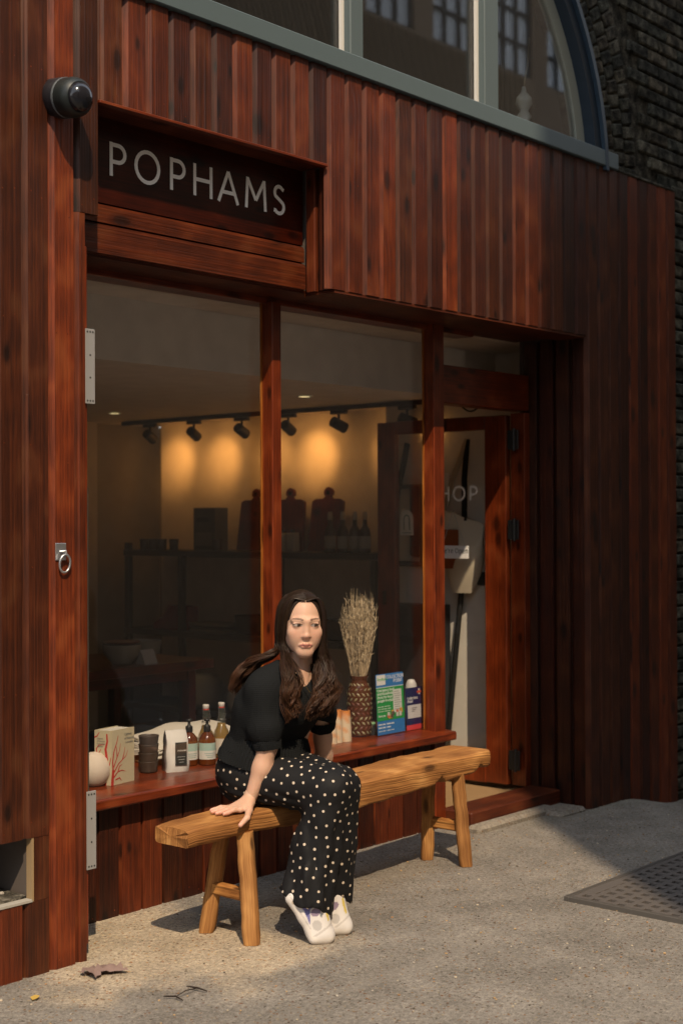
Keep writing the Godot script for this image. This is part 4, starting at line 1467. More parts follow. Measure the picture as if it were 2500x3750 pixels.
func book() -> void:
	var t := thing("book", "cream hardback book with a red coral tree running over spine and cover", "book", V(3.62, SH, -0.46))
	# spine faces the street's near end; the front cover faces the street and runs to the right
	var o := V(3.600, SH, -0.43)
	var ex := V(0.985, 0, -0.17).normalized()      # along the cover
	var sx := V(-0.30, 0, -0.954).normalized()     # along the spine, away from the glass
	var h := 0.213
	var w := 0.135
	var th := 0.075
	var cream := Color(0.52, 0.47, 0.33)
	var b := MB.new()
	b.col = cream
	var nf := ex.cross(Vector3.UP).normalized()  # towards the street
	var c0 := o
	var quadp := func(p0: Vector3, e: Vector3, ww: float, n: Vector3, thick: float) -> void:
		b.prism(PackedVector2Array([Vector2(0, 0), Vector2(ww, 0), Vector2(ww, h), Vector2(0, h)]), p0, e, Vector3.UP, e.cross(Vector3.UP).normalized() * thick)
	quadp.call(c0, ex, w, nf, 0.0025)
	quadp.call(c0 + sx * th, -sx, th, Vector3.ZERO, 0.0025)
	quadp.call(c0 + sx * th, ex, w, nf, 0.0025)
	part("cover", b, M.plain, t)
	var pg := MB.new()
	pg.col = Color(0.6, 0.58, 0.52)
	var a0 := c0 + sx * 0.002 + V(0, 0.003, 0) + ex * 0.003
	pg.prism(PackedVector2Array([Vector2(0, 0), Vector2(w - 0.008, 0), Vector2(w - 0.008, -(th - 0.005)), Vector2(0, -(th - 0.005))]), a0 + V(0, h - 0.006, 0), ex, -sx, Vector3.DOWN * (h - 0.008))
	part("pages", pg, M.plain, t)
	# coral print on cover and spine
	var red := Color(0.46, 0.035, 0.028)
	var cv := MB.new()
	cv.col = red
	var fo := c0 + nf * 0.0026
	var tr := [
		[[0.004, 0.0], [0.008, 0.05], [0.004, 0.09], [0.012, 0.13], [0.030, 0.165], [0.038, 0.19]],
		[[0.010, 0.07], [0.030, 0.105], [0.045, 0.13], [0.052, 0.158]],
		[[0.012, 0.05], [0.04, 0.08], [0.062, 0.092], [0.085, 0.105], [0.095, 0.125]],
		[[0.062, 0.092], [0.072, 0.115], [0.078, 0.14]],
		[[0.010, 0.03], [0.035, 0.05], [0.06, 0.052], [0.08, 0.045]],
		[[0.035, 0.05], [0.045, 0.07], [0.06, 0.075]],
		[[0.030, 0.105], [0.028, 0.135], [0.022, 0.155]],
		[[0.02, 0.02], [0.045, 0.025], [0.055, 0.012]],
	]
	var k := 0
	for s in tr:
		cv.stroke(s.map(func(p): return Vector2(p[0], p[1])), 0.009 if k == 0 else 0.0055, fo + nf * 0.00012 * k, ex, Vector3.UP, 0.0003, false, 0.3)
		k += 1
	cv.stroke([Vector2(0.0, 0.0), Vector2(0.006, 0.06)], 0.016, fo + nf * 0.0012, ex, Vector3.UP, 0.0003, false, 0.8)
	part("coral_print", cv, M.plain, t, "red coral tree print")
	var sp := MB.new()
	sp.col = red
	var so := c0 + sx * th + (-sx).cross(Vector3.UP).normalized() * 0.0026
	var sn := (-sx).cross(Vector3.UP).normalized()
	var ss := [
		[[0.045, 0.0], [0.05, 0.04], [0.046, 0.075], [0.056, 0.10], [0.05, 0.14], [0.058, 0.17], [0.056, 0.20]],
		[[0.048, 0.07], [0.028, 0.10], [0.020, 0.125], [0.03, 0.14]],
		[[0.028, 0.10], [0.012, 0.115], [0.008, 0.14], [0.02, 0.155], [0.045, 0.158]],
		[[0.005, 0.0], [0.012, 0.05], [0.006, 0.10]],
		[[0.0, 0.185], [0.012, 0.19], [0.022, 0.205]],
		[[0.05, 0.05], [0.068, 0.08], [0.075, 0.11]],
	]
	k = 0
	for s in ss:
		sp.stroke(s.map(func(p): return Vector2(p[0], p[1])), 0.017 if k == 0 else 0.006, so + sn * 0.00012 * k, -sx, Vector3.UP, 0.0003, false, 0.35)
		k += 1
	part("coral_print", sp, M.plain, t, "red coral print on the spine")
	if not M.has("grey_ink"): mat("grey_ink", Color(0.16, 0.17, 0.17), 0.8)
	words("Cabinet", 0.009, fo + ex * 0.075 + V(0, 0.182, 0) + nf * 0.001, ex, Vector3.UP, M.grey_ink, t)
	words("of Natural", 0.009, fo + ex * 0.075 + V(0, 0.166, 0) + nf * 0.001, ex, Vector3.UP, M.grey_ink, t)
	words("Curiosities", 0.007, fo + ex * 0.08 + V(0, 0.152, 0) + nf * 0.001, ex, Vector3.UP, M.grey_ink, t)
	for q in 4: words(["Cabinet", "of Natural", "Curiosities", "Cabinet"][q], 0.0055, so - sx * 0.012 + V(0, 0.176 - 0.01 * q, 0) + sn * 0.001, -sx, Vector3.UP, M.grey_ink, t)
	words("40", 0.02, so - sx * 0.03 + V(0, 0.008, 0) + sn * 0.002, -sx, Vector3.UP, white_ink(), t)

func linens() -> void:
	for k in 3:
		var t := thing("folded_cloth", "folded off-white linen cloth, %s of the pile behind the bottles" % ["lowest", "middle", "topmost"][k], "cloth", V(4.15, SH + 0.05 + 0.02 * k, -0.66), "linen pile in the window")
		var R := []
		var x0: float = 4.0 + 0.008 * k
		for i in 15:
			var s := i / 14.0
			var x := lerpf(x0, 4.47, s)
			var base := 0.052 + 0.023 * k + 0.03 * sm(0.0, 0.45, s) - 0.01 * sm(0.6, 1.0, s)
			var row := PackedVector3Array()
			for j in 16:
				var a := TAU * j / 16.0
				var zz := signf(cos(a)) * pow(absf(cos(a)), 0.5) * 0.10
				var yy := signf(sin(a)) * pow(absf(sin(a)), 0.55) * 0.0125 * sm(-0.05, 0.05, s)
				row.append(V(x + 0.004 * sin(zz * 60 + k), SH + base + yy + 0.004 * sin(x * 30 + zz * 25 + k) - (0.02 * sm(0.06, 0.1, absf(zz)) if k < 2 else 0.03 * sm(0.03, 0.1, zz)), -0.715 + zz))
			R.append(row)
		var b := MB.new()
		b.col = Color(0.52, 0.49, 0.43)
		b.grid(R, true, true, true)
		part("cloth", b, M.matte, t)
	var bx := thing("wooden_crate", "low wooden crate under the linen pile in the window", "crate", V(4.18, SH, -0.68))
	timber("crate", V(4.24, SH + 0.0185, -0.725), V(0.45, 0.036, 0.18), Vector3.RIGHT, M.old_pine, bx, 0.003, Color(0.7, 0.6, 0.5))

func big_vase() -> void:
	var o := V(5.20, SH, -0.52)
	var t := thing("patterned_vase", "tall brown glazed vase with rows of pale leaf marks", "vase", o)
	var prof := [[0.0, 0.0], [0.050, 0.0], [0.056, 0.008], [0.060, 0.05], [0.059, 0.11], [0.0595, 0.17], [0.056, 0.215], [0.045, 0.245], [0.038, 0.258], [0.040, 0.272], [0.045, 0.285], [0.041, 0.287], [0.034, 0.27], [0.0, 0.262]]
	var b := MB.new()
	b.col = Color(0.085, 0.028, 0.014)
	b.lathe(o, prof, 32)
	part("body", b, M.gloss, t)
	# pale raised leaf marks in herringbone rows
	var l := MB.new()
	for r in 11:
		var y := 0.02 + r * 0.0225
		var rad := 0.0
		for q in range(1, prof.size() - 1):
			if y >= prof[q][1] and y <= prof[q + 1][1] and prof[q + 1][1] > prof[q][1]:
				rad = lerpf(prof[q][0], prof[q + 1][0], (y - prof[q][1]) / (prof[q + 1][1] - prof[q][1]))
				break
		for j in 15:
			var a := TAU * (j + 0.5 * (r % 2)) / 15.0
			l.col = [Color(0.30, 0.26, 0.14), Color(0.22, 0.20, 0.11), Color(0.36, 0.31, 0.19), Color(0.16, 0.05, 0.03)][rng.randi_range(0, 3)]
			var nn := V(cos(a), 0, -sin(a))
			var tg := V(-sin(a), 0, -cos(a))
			var p := o + nn * (rad + 0.0006) + V(0, y, 0)
			var d := (tg * 0.72 + Vector3.UP * 0.69 * (1.0 if r % 2 else -1.0)).normalized()
			var pr := d.cross(nn).normalized()
			var A := p - d * 0.0125
			var B := p + d * 0.0125
			var up := p + nn * 0.0022
			l.away([A, p + pr * 0.0052, up], p - nn * 0.01)
			l.away([p + pr * 0.0052, B, up], p - nn * 0.01)
			l.away([B, p - pr * 0.0052, up], p - nn * 0.01)
			l.away([p - pr * 0.0052, A, up], p - nn * 0.01)
	part("leaf_marks", l, M.satin, t)
	# dried grass
	var gr := thing("dried_grass", "tall bunch of dry straw coloured grass standing in the patterned vase", "dried grass", o + V(0, 0.27, 0))
	var g := MB.new()
	var rg := RandomNumberGenerator.new()
	rg.seed = 77
	for k in 150:
		var a := rg.randf() * TAU
		var rr := sqrt(rg.randf())
		var base := o + V(cos(a) * 0.026 * rr, 0.262, sin(a) * 0.026 * rr)
		var spread := 0.070 * rr
		var hgt := rg.randf_range(0.29, 0.46) * (1.0 - 0.1 * rr)
		var curl := rg.randf_range(-0.02, 0.02)
		var ps := []
		var rs := []
		var wob := rg.randf() * TAU
		for i in 9:
			var s := i / 8.0
			ps.append(base + V(cos(a) * spread * pow(s, 0.75) + 0.005 * sin(s * 7 + wob) + curl * s * s * s, hgt * s, sin(a) * spread * pow(s, 0.75) + 0.004 * cos(s * 8 + wob)))
			rs.append(lerpf(0.0016, 0.0008, s))
		var tn := rg.randf_range(0.75, 1.25)
		g.col = Color(0.46 * tn, 0.36 * tn, 0.235 * tn)
		g.tube(ps, rs, 4, false)
		for q in rg.randi_range(4, 8):
			var s := rg.randf_range(0.3, 1.0)
			var at: Vector3 = ps[int(s * 8)]
			var dir := V(rg.randf_range(-1, 1), rg.randf_range(0.9, 2.4), rg.randf_range(-1, 1)).normalized()
			var ln := rg.randf_range(0.015, 0.04)
			g.col = Color(0.50 * tn, 0.41 * tn, 0.28 * tn) * rg.randf_range(0.8, 1.25)
			g.tube([at, at + dir * ln * 0.5 + V(0, 0.003, 0), at + dir * ln], [0.0009, 0.0019, 0.0005], 4, false)
	part("stems", g, M.matte, gr)

func posters() -> void:
	var ex := V(1, 0, 0)
	var nz := V(0, 0, 1)
	var t := thing("collection_poster", "blue and green food collection point poster standing against the glass", "poster", V(5.33, SH, -0.42))
	var o := V(5.226, SH + 0.004, -0.428)
	var tilt := Basis(V(1, 0, 0), -0.05)
	var ey := tilt * Vector3.UP
	nz = ex.cross(ey)
	var W := 0.208
	var H := 0.288
	var panel := func(called: String, x0: float, y0: float, x1: float, y1: float, c: Color, lv: float, par: Node3D, oo: Vector3) -> void:
		var b := MB.new()
		b.col = c
		b.prism(PackedVector2Array([Vector2(x0, y0), Vector2(x1, y0), Vector2(x1, y1), Vector2(x0, y1)]), oo + nz * lv, ex, ey, nz * 0.0005)
		part(called, b, M.satin, par)
	panel.call("card", 0, 0, W, H, Color(0.02, 0.16, 0.44), 0.0, t, o)
	panel.call("green_field", 0.0, 0.066, W, 0.222, Color(0.015, 0.26, 0.055), 0.0006, t, o)
	panel.call("white_line", 0.0, 0.2225, W, 0.2255, Color(0.6, 0.62, 0.6), 0.0006, t, o)
	panel.call("logo_square", 0.006, 0.236, 0.072, 0.284, Color(0.66, 0.66, 0.66), 0.0006, t, o)
	panel.call("shopping_list", 0.125, 0.098, 0.190, 0.208, Color(0.55, 0.57, 0.55), 0.0012, t, o)
	mat("green_ink", Color(0.05, 0.35, 0.1), 0.8)
	words("foodbank", 0.013, o + ex * 0.010 + ey * 0.252 + nz * 0.0016, ex, ey, M.green_ink, t)
	words("COLLECTION", 0.0165, o + ex * 0.078 + ey * 0.257 + nz * 0.0012, ex, ey, white_ink(), t)
	words("POINT", 0.0165, o + ex * 0.132 + ey * 0.236 + nz * 0.0012, ex, ey, white_ink(), t)
	var ln := ["Emergency food", "and household", "items for local", "people in crisis"]
	for i in 4: words(ln[i], 0.0125, o + ex * 0.006 + ey * (0.200 - 0.0165 * i) + nz * 0.0018, ex, ey, white_ink(), t)
	for i in 3:
		for k in 4: panel.call("print_line", 0.006 + 0.025 * k, 0.131 - 0.011 * i, 0.028 + 0.025 * k - 0.004 * ((k + i) % 2), 0.1345 - 0.011 * i, Color(0.5, 0.6, 0.5), 0.0018, t, o)
	words("Thank you", 0.0085, o + ex * 0.006 + ey * 0.082 + nz * 0.0018, ex, ey, white_ink(), t)
	for i in 3:
		for k in 4 - i % 2: panel.call("print_line", 0.006 + 0.032 * k, 0.046 - 0.015 * i, 0.034 + 0.032 * k - 0.006 * (k % 2), 0.052 - 0.015 * i - 0.0025 * float(i == 2), Color(0.6, 0.66, 0.72), 0.0012, t, o)
	for i in 9: panel.call("list_line", 0.132, 0.196 - 0.0105 * i, 0.172 + 0.012 * float(i % 3) / 2.0, 0.1985 - 0.0105 * i, Color(0.2, 0.22, 0.2), 0.0018, t, o)
	for i in 12:
		var px := 0.066 + rng.randf() * 0.12
		var py := 0.068 + rng.randf() * 0.02 + 0.012 * (px - 0.066) / 0.12
		panel.call("food_print", px, py, px + 0.013 + rng.randf() * 0.012, py + 0.012 + rng.randf() * 0.016, [Color(0.5, 0.12, 0.06), Color(0.55, 0.4, 0.2), Color(0.5, 0.5, 0.46), Color(0.1, 0.07, 0.05), Color(0.5, 0.3, 0.06)][rng.randi_range(0, 4)], 0.0019 + 0.0001 * i, t, o)
	# navy card
	var t2 := thing("navy_poster", "navy blue parcel collection point card with a red foot strip", "poster", V(5.53, SH, -0.43))
	var o2 := V(5.452, SH + 0.002, -0.432)
	panel.call("card", 0, 0, 0.137, 0.205, Color(0.010, 0.016, 0.085), 0.0, t2, o2)
	panel.call("red_strip", 0, 0, 0.137, 0.024, Color(0.55, 0.05, 0.06), 0.0006, t2, o2)
	panel.call("white_panel", 0.014, 0.056, 0.120, 0.120, Color(0.52, 0.52, 0.54), 0.0006, t2, o2)
	words("Collection", 0.0125, o2 + ex * 0.014 + ey * 0.143 + nz * 0.0008, ex, ey, white_ink(), t2, "lettering", "Droid Serif")
	words("Point", 0.0125, o2 + ex * 0.014 + ey * 0.128 + nz * 0.0008, ex, ey, white_ink(), t2, "lettering", "Droid Serif")
	for i in 3: panel.call("print_line", 0.045, 0.104 - 0.008 * i, 0.085 - 0.008 * i, 0.107 - 0.008 * i, Color(0.12, 0.12, 0.14), 0.0012, t2, o2)
	panel.call("emblem", 0.104, 0.168, 0.116, 0.196, Color(0.6, 0.5, 0.42), 0.0006, t2, o2)
	panel.call("emblem", 0.092, 0.176, 0.128, 0.186, Color(0.55, 0.09, 0.05), 0.0012, t2, o2)
	var w := thing("white_cone", "rounded white object peeking over the navy card", "ornament", V(5.57, SH, -0.50))
	var b := MB.new()
	b.col = Color(0.55, 0.54, 0.52)
	b.lathe(V(5.575, SH, -0.50), [[0.0, 0], [0.03, 0], [0.034, 0.06], [0.032, 0.15], [0.027, 0.215], [0.016, 0.235], [0, 0.238]], 20)
	part("body", b, M.satin, w)
	var gb := thing("green_lidded_tin", "small dark tin with a pale green lid between vase and poster", "tin", V(5.20, SH, -0.46))
	var q := MB.new()
	q.col = Color(0.02, 0.02, 0.02)
	q.lathe(V(5.25, SH, -0.485), [[0, 0], [0.02, 0], [0.02, 0.05], [0, 0.05]], 16)
	part("tin", q, M.satin, gb)
	var q2 := MB.new()
	q2.col = Color(0.2, 0.4, 0.2)
	q2.lathe(V(5.25, SH, -0.485), [[0, 0.0505], [0.021, 0.0505], [0.021, 0.062], [0, 0.062]], 16)
	part("lid", q2, M.satin, gb)

func street_things() -> void:
	# security camera
	var c := thing("security_camera", "black turret security camera mounted on the left pier above the sign", "camera", V(3.02, 2.93, 0.02))
	var ax := V(0.0, -0.16, 1.0).normalized()
	var bs := Basis(V(1, 0, 0), ax, V(1, 0, 0).cross(ax))
	var o := V(3.015, 2.935, 0.0)
	var b := MB.new()
	b.col = Color(0.012, 0.014, 0.017)
	b.lathe(o, [[0.0, -0.02], [0.066, -0.02], [0.068, 0.03], [0.066, 0.045]], 28, bs)
	part("mount", b, M.satin, c)
	var rg := MB.new()
	rg.col = Color(0.10, 0.11, 0.12)
	rg.lathe(o, [[0.0665, 0.0455], [0.0675, 0.047], [0.0675, 0.054], [0.0665, 0.0555]], 28, bs, false)
	part("ring", rg, M.satin, c)
	var d := MB.new()
	d.col = Color(0.010, 0.012, 0.015)
	d.lathe(o, [[0.066, 0.056], [0.067, 0.085], [0.063, 0.105], [0.052, 0.118]], 28, bs)
	part("housing", d, M.satin, c)
	var e := MB.new()
	e.col = Color(0.012, 0.014, 0.018)
	var pr := []
	for i in 9: pr.append([0.050 * cos(i / 8.0 * PI / 2), 0.112 + 0.042 * sin(i / 8.0 * PI / 2)])
	e.lathe(o, pr, 24, bs)
	part("dome_lens", e, M.gloss, c)
	# ring pull
	var r := thing("ring_pull", "galvanised ring pull on a square plate on the left pier", "ring pull", V(3.02, 1.4, 0.01))
	var p := MB.new()
	p.col = Color(1, 1, 1)
	p.box(V(3.018, 1.402, 0.0035), V(0.044, 0.058, 0.004), 0.001)
	part("plate", p, M.steel, r)
	var rr := MB.new()
	var ps := []
	for i in 25: ps.append(V(3.026 + 0.022 * cos(TAU * i / 24.0), 1.362 + 0.030 * sin(TAU * i / 24.0), 0.016 + 0.004 * sin(TAU * i / 24.0)))
	rr.tube(ps, [0.004], 8)
	rr.tube([V(3.012, 1.402, 0.006), V(3.026, 1.404, 0.02), V(3.03, 1.392, 0.018)], [0.005], 8)
	part("ring", rr, M.steel, r)
	# aluminium strips on the window edge
	for k in 2:
		var y0: float = [1.912, 0.30][k]
		var y1: float = [2.172, 0.57][k]
		var t := thing("metal_plate", ["grey metal plate with screw holes high on the left window edge", "grey metal plate with screw holes at the left end of the sill"][k], "metal plate", V(3.168, y0, -0.02), "plates on the window edge")
		solid("plate", V(3.146, y0, -0.027), V(3.188, y1, -0.021), Color(0.28, 0.28, 0.285), M.satin, t, 0.001)
		for yy in [0.04, 0.35, 0.65, 0.96]:
			for dx in ([-0.012, 0.0, 0.012] if yy < 0.1 or yy > 0.9 else [0.0]):
				var h := MB.new()
				h.col = Color(0.05, 0.05, 0.05)
				h.lathe(V(3.167 + dx, lerpf(y0, y1, yy), -0.0209), [[0.0035, 0], [0.0035, 0.0005]], 10, Basis(V(1, 0, 0), PI / 2))
				part("screw_hole", h, M.matte, t)
	# vent opening in the pier
	var v := thing("vent_opening", "square opening low in the left pier with rubble dust inside", "vent", V(2.83, 0.25, -0.05))
	solid("rim", V(2.899, 0.2465, -0.03), V(2.9075, 0.456, -0.001), Color(0.30, 0.21, 0.11), M.plain, v)
	solid("rim", V(2.6, 0.2460, -0.03), V(2.8985, 0.254, 0.003), Color(0.36, 0.34, 0.30), M.plain, v)
	solid("back", V(2.5, 0.2, -0.46), V(2.908, 0.5, -0.30), Color(0.13, 0.13, 0.11), M.grimy_brick, v)
	solid("floor", V(2.5, 0.2, -0.30), V(2.8985, 0.262, -0.031), Color(0.34, 0.32, 0.29), M.grimy_brick, v)
	for k in 14:
		var b2 := MB.new()
		b2.col = Color(0.4, 0.37, 0.33) * rng.randf_range(0.5, 1.1)
		var s := rng.randf_range(0.008, 0.022)
		b2.box(V(rng.randf_range(2.72, 2.88), 0.262 + s * 0.35, rng.randf_range(-0.2, -0.05)), V(s, s * 0.7, s * 1.2), s * 0.25, Basis(Vector3(0.2, 1, 0.1).normalized(), rng.randf() * 3))
		part("rubble", b2, M.matte, v)
	# concrete step before the threshold
	var st := thing("concrete_step", "worn low concrete step below the door threshold", "step", V(5.95, 0, -0.13))
	var q := MB.new()
	q.col = Color(0.46, 0.45, 0.43)
	q.box(V(5.93, 0.008, -0.14), V(0.68, 0.05, 0.08), 0.015)
	q.box(V(6.29, 0.0, -0.09), V(0.25, 0.04, 0.17), 0.015)
	part("slab", q, M.concrete_ground, st)
	cover()
	# litter
	var lf := thing("crumpled_wrapper", "crumpled pinkish scrap lying at the foot of the left pier", "litter", V(3.06, 0, 0.15))
	var R := []
	for i in 7:
		var row := PackedVector3Array()
		for j in 10:
			row.append(V(3.005 + j * 0.0135 + rng.randf_range(-0.004, 0.004), 0.006 + 0.02 * absf(sin(i * 1.9 + j * 1.3)) * (1.0 - absf(i - 3) / 4.0) + rng.randf() * 0.008, 0.20 - i * 0.014 - 0.02 * sin(j * 0.5) + rng.randf_range(-0.004, 0.004)))
		R.append(row)
	var lb := MB.new()
	lb.col = Color(0.22, 0.15, 0.13)
	lb.grid(R, false)
	part("scrap", lb, M.plain, lf)
	var yl := thing("yellow_leaf", "small fallen yellow leaf at the lower left of the pavement", "leaf", V(2.76, 0, 0.19))
	var yb := MB.new()
	yb.col = Color(0.5, 0.33, 0.08)
	var pl := V(2.765, 0.004, 0.19)
	yb.poly([pl + V(-0.018, 0.001, 0.012), pl + V(0, 0.004, 0.016), pl + V(0.02, 0.003, 0.0), pl + V(0.012, 0.005, -0.012), pl + V(-0.01, 0.004, -0.010)])
	part("blade", yb, M.matte, yl)
	var tw := thing("twig", "thin dark forked twig lying on the pavement in front", "twig", V(3.1, 0, 0.53))
	var tb := MB.new()
	tb.col = Color(0.03, 0.022, 0.016)
	tb.tube([V(3.034, 0.006, 0.493), V(3.05, 0.01, 0.53), V(3.047, 0.006, 0.567)], [0.0022, 0.003, 0.0018], 6)
	tb.tube([V(3.05, 0.008, 0.53), V(3.10, 0.014, 0.524), V(3.15, 0.008, 0.52)], [0.0018], 6)
	tb.tube([V(3.147, 0.006, 0.478), V(3.15, 0.010, 0.52), V(3.156, 0.006, 0.562)], [0.002, 0.003, 0.0018], 6)
	part("stem", tb, M.matte, tw)
	# cable coil at the far right
	var wr := thing("wire_coil", "loose pale cable loops hanging at the far right wall end", "cable", V(7.45, 0.1, 0.05))
	var wb := MB.new()
	wb.col = Color(0.22, 0.22, 0.20)
	for k in 3:
		var l := []
		for i in 17:
			var a := TAU * i / 16.0
			l.append(V(7.485 + (0.05 + 0.012 * k) * cos(a), 0.40 - 0.14 * k + (0.11 + 0.03 * k) * sin(a), 0.05 + 0.02 * sin(a * 2 + k)))
		wb.tube(l, [0.004], 5)
	wb.tube([V(7.44, 0.6, 0.04), V(7.45, 0.3, 0.05), V(7.47, -0.08, 0.06)], [0.004], 5)
	part("loops", wb, M.plain, wr)
	gravel()

func gravel() -> void:
	var rg := RandomNumberGenerator.new()
	rg.seed = 31
	var b := MB.new()
	var cs := [Color(0.30, 0.18, 0.10), Color(0.45, 0.38, 0.28), Color(0.12, 0.10, 0.08), Color(0.34, 0.30, 0.25), Color(0.4, 0.27, 0.14)]
	for k in 900:
		var x := rg.randf_range(2.6, 6.6)
		var z := rg.randf_range(-0.3, 1.9)
		var s := rg.randf_range(0.0015, 0.0048)
		b.col = cs[rg.randi_range(0, 4)] * rg.randf_range(0.7, 1.2)
		b.box(V(x, s * 0.2, z), V(s * 2, s, s * 1.5), s * 0.3, Basis(Vector3.UP, rg.randf() * 3))
	var o := part("grit", b, M.matte)
	tag(o, "scattered grit and small chips on the concrete", "grit", "", "stuff")

func cover() -> void:
	var t := thing("access_cover", "cast iron access cover with square recesses set in the pavement", "access cover", V(5.4, 0, 1.2))
	var iron := Color(0.095, 0.085, 0.075)
	var x0 := 4.83
	var z0 := 0.84
	var w := 1.2
	var h := 0.9
	solid("tray", V(x0 + 0.01, -0.03, z0 + 0.01), V(x0 + w - 0.01, -0.0005, z0 + h - 0.01), iron, M.iron, t)
	for s in [[x0, z0, w, 0.022], [x0, z0 + h - 0.022, w, 0.022], [x0, z0 + 0.022, 0.022, h - 0.044], [x0 + w - 0.022, z0 + 0.022, 0.022, h - 0.044]]:
		solid("frame_bar", V(s[0], -0.03, s[1]), V(s[0] + s[2], 0.018, s[1] + s[3]), iron * 0.8, M.satin, t, 0.002)
	# lattice: continuous ribs along x, short ribs between the recesses
	var b := MB.new()
	b.col = iron
	var cz := 0.058
	var cx := 0.064
	var rows := 15
	for r in rows:
		var z := z0 + 0.022 + r * (h - 0.044) / rows
		var dz := (h - 0.044) / rows
		b.box(V(x0 + w * 0.5, 0.0078, z + dz * 0.22), V(w - 0.046, 0.0156, dz * 0.42), 0.001)
		var x := x0 + 0.024 + (cx * 0.5 if r % 2 else 0.0)
		while x < x0 + w - 0.05:
			b.box(V(x + cx * 0.22, 0.0078, z + dz * 0.715), V(cx * 0.44, 0.0154, dz * 0.562), 0.001)
			x += cx
	part("lattice", b, M.iron, t)
	solid("maker_plate", V(x0 + 0.10, 0.0, z0 + 0.024), V(x0 + 0.36, 0.0172, z0 + 0.075), iron, M.iron, t, 0.001)
	solid("maker_plate", V(x0 + 0.5, 0.0, z0 + 0.38), V(x0 + 0.72, 0.0172, z0 + 0.46), iron, M.iron, t, 0.001)

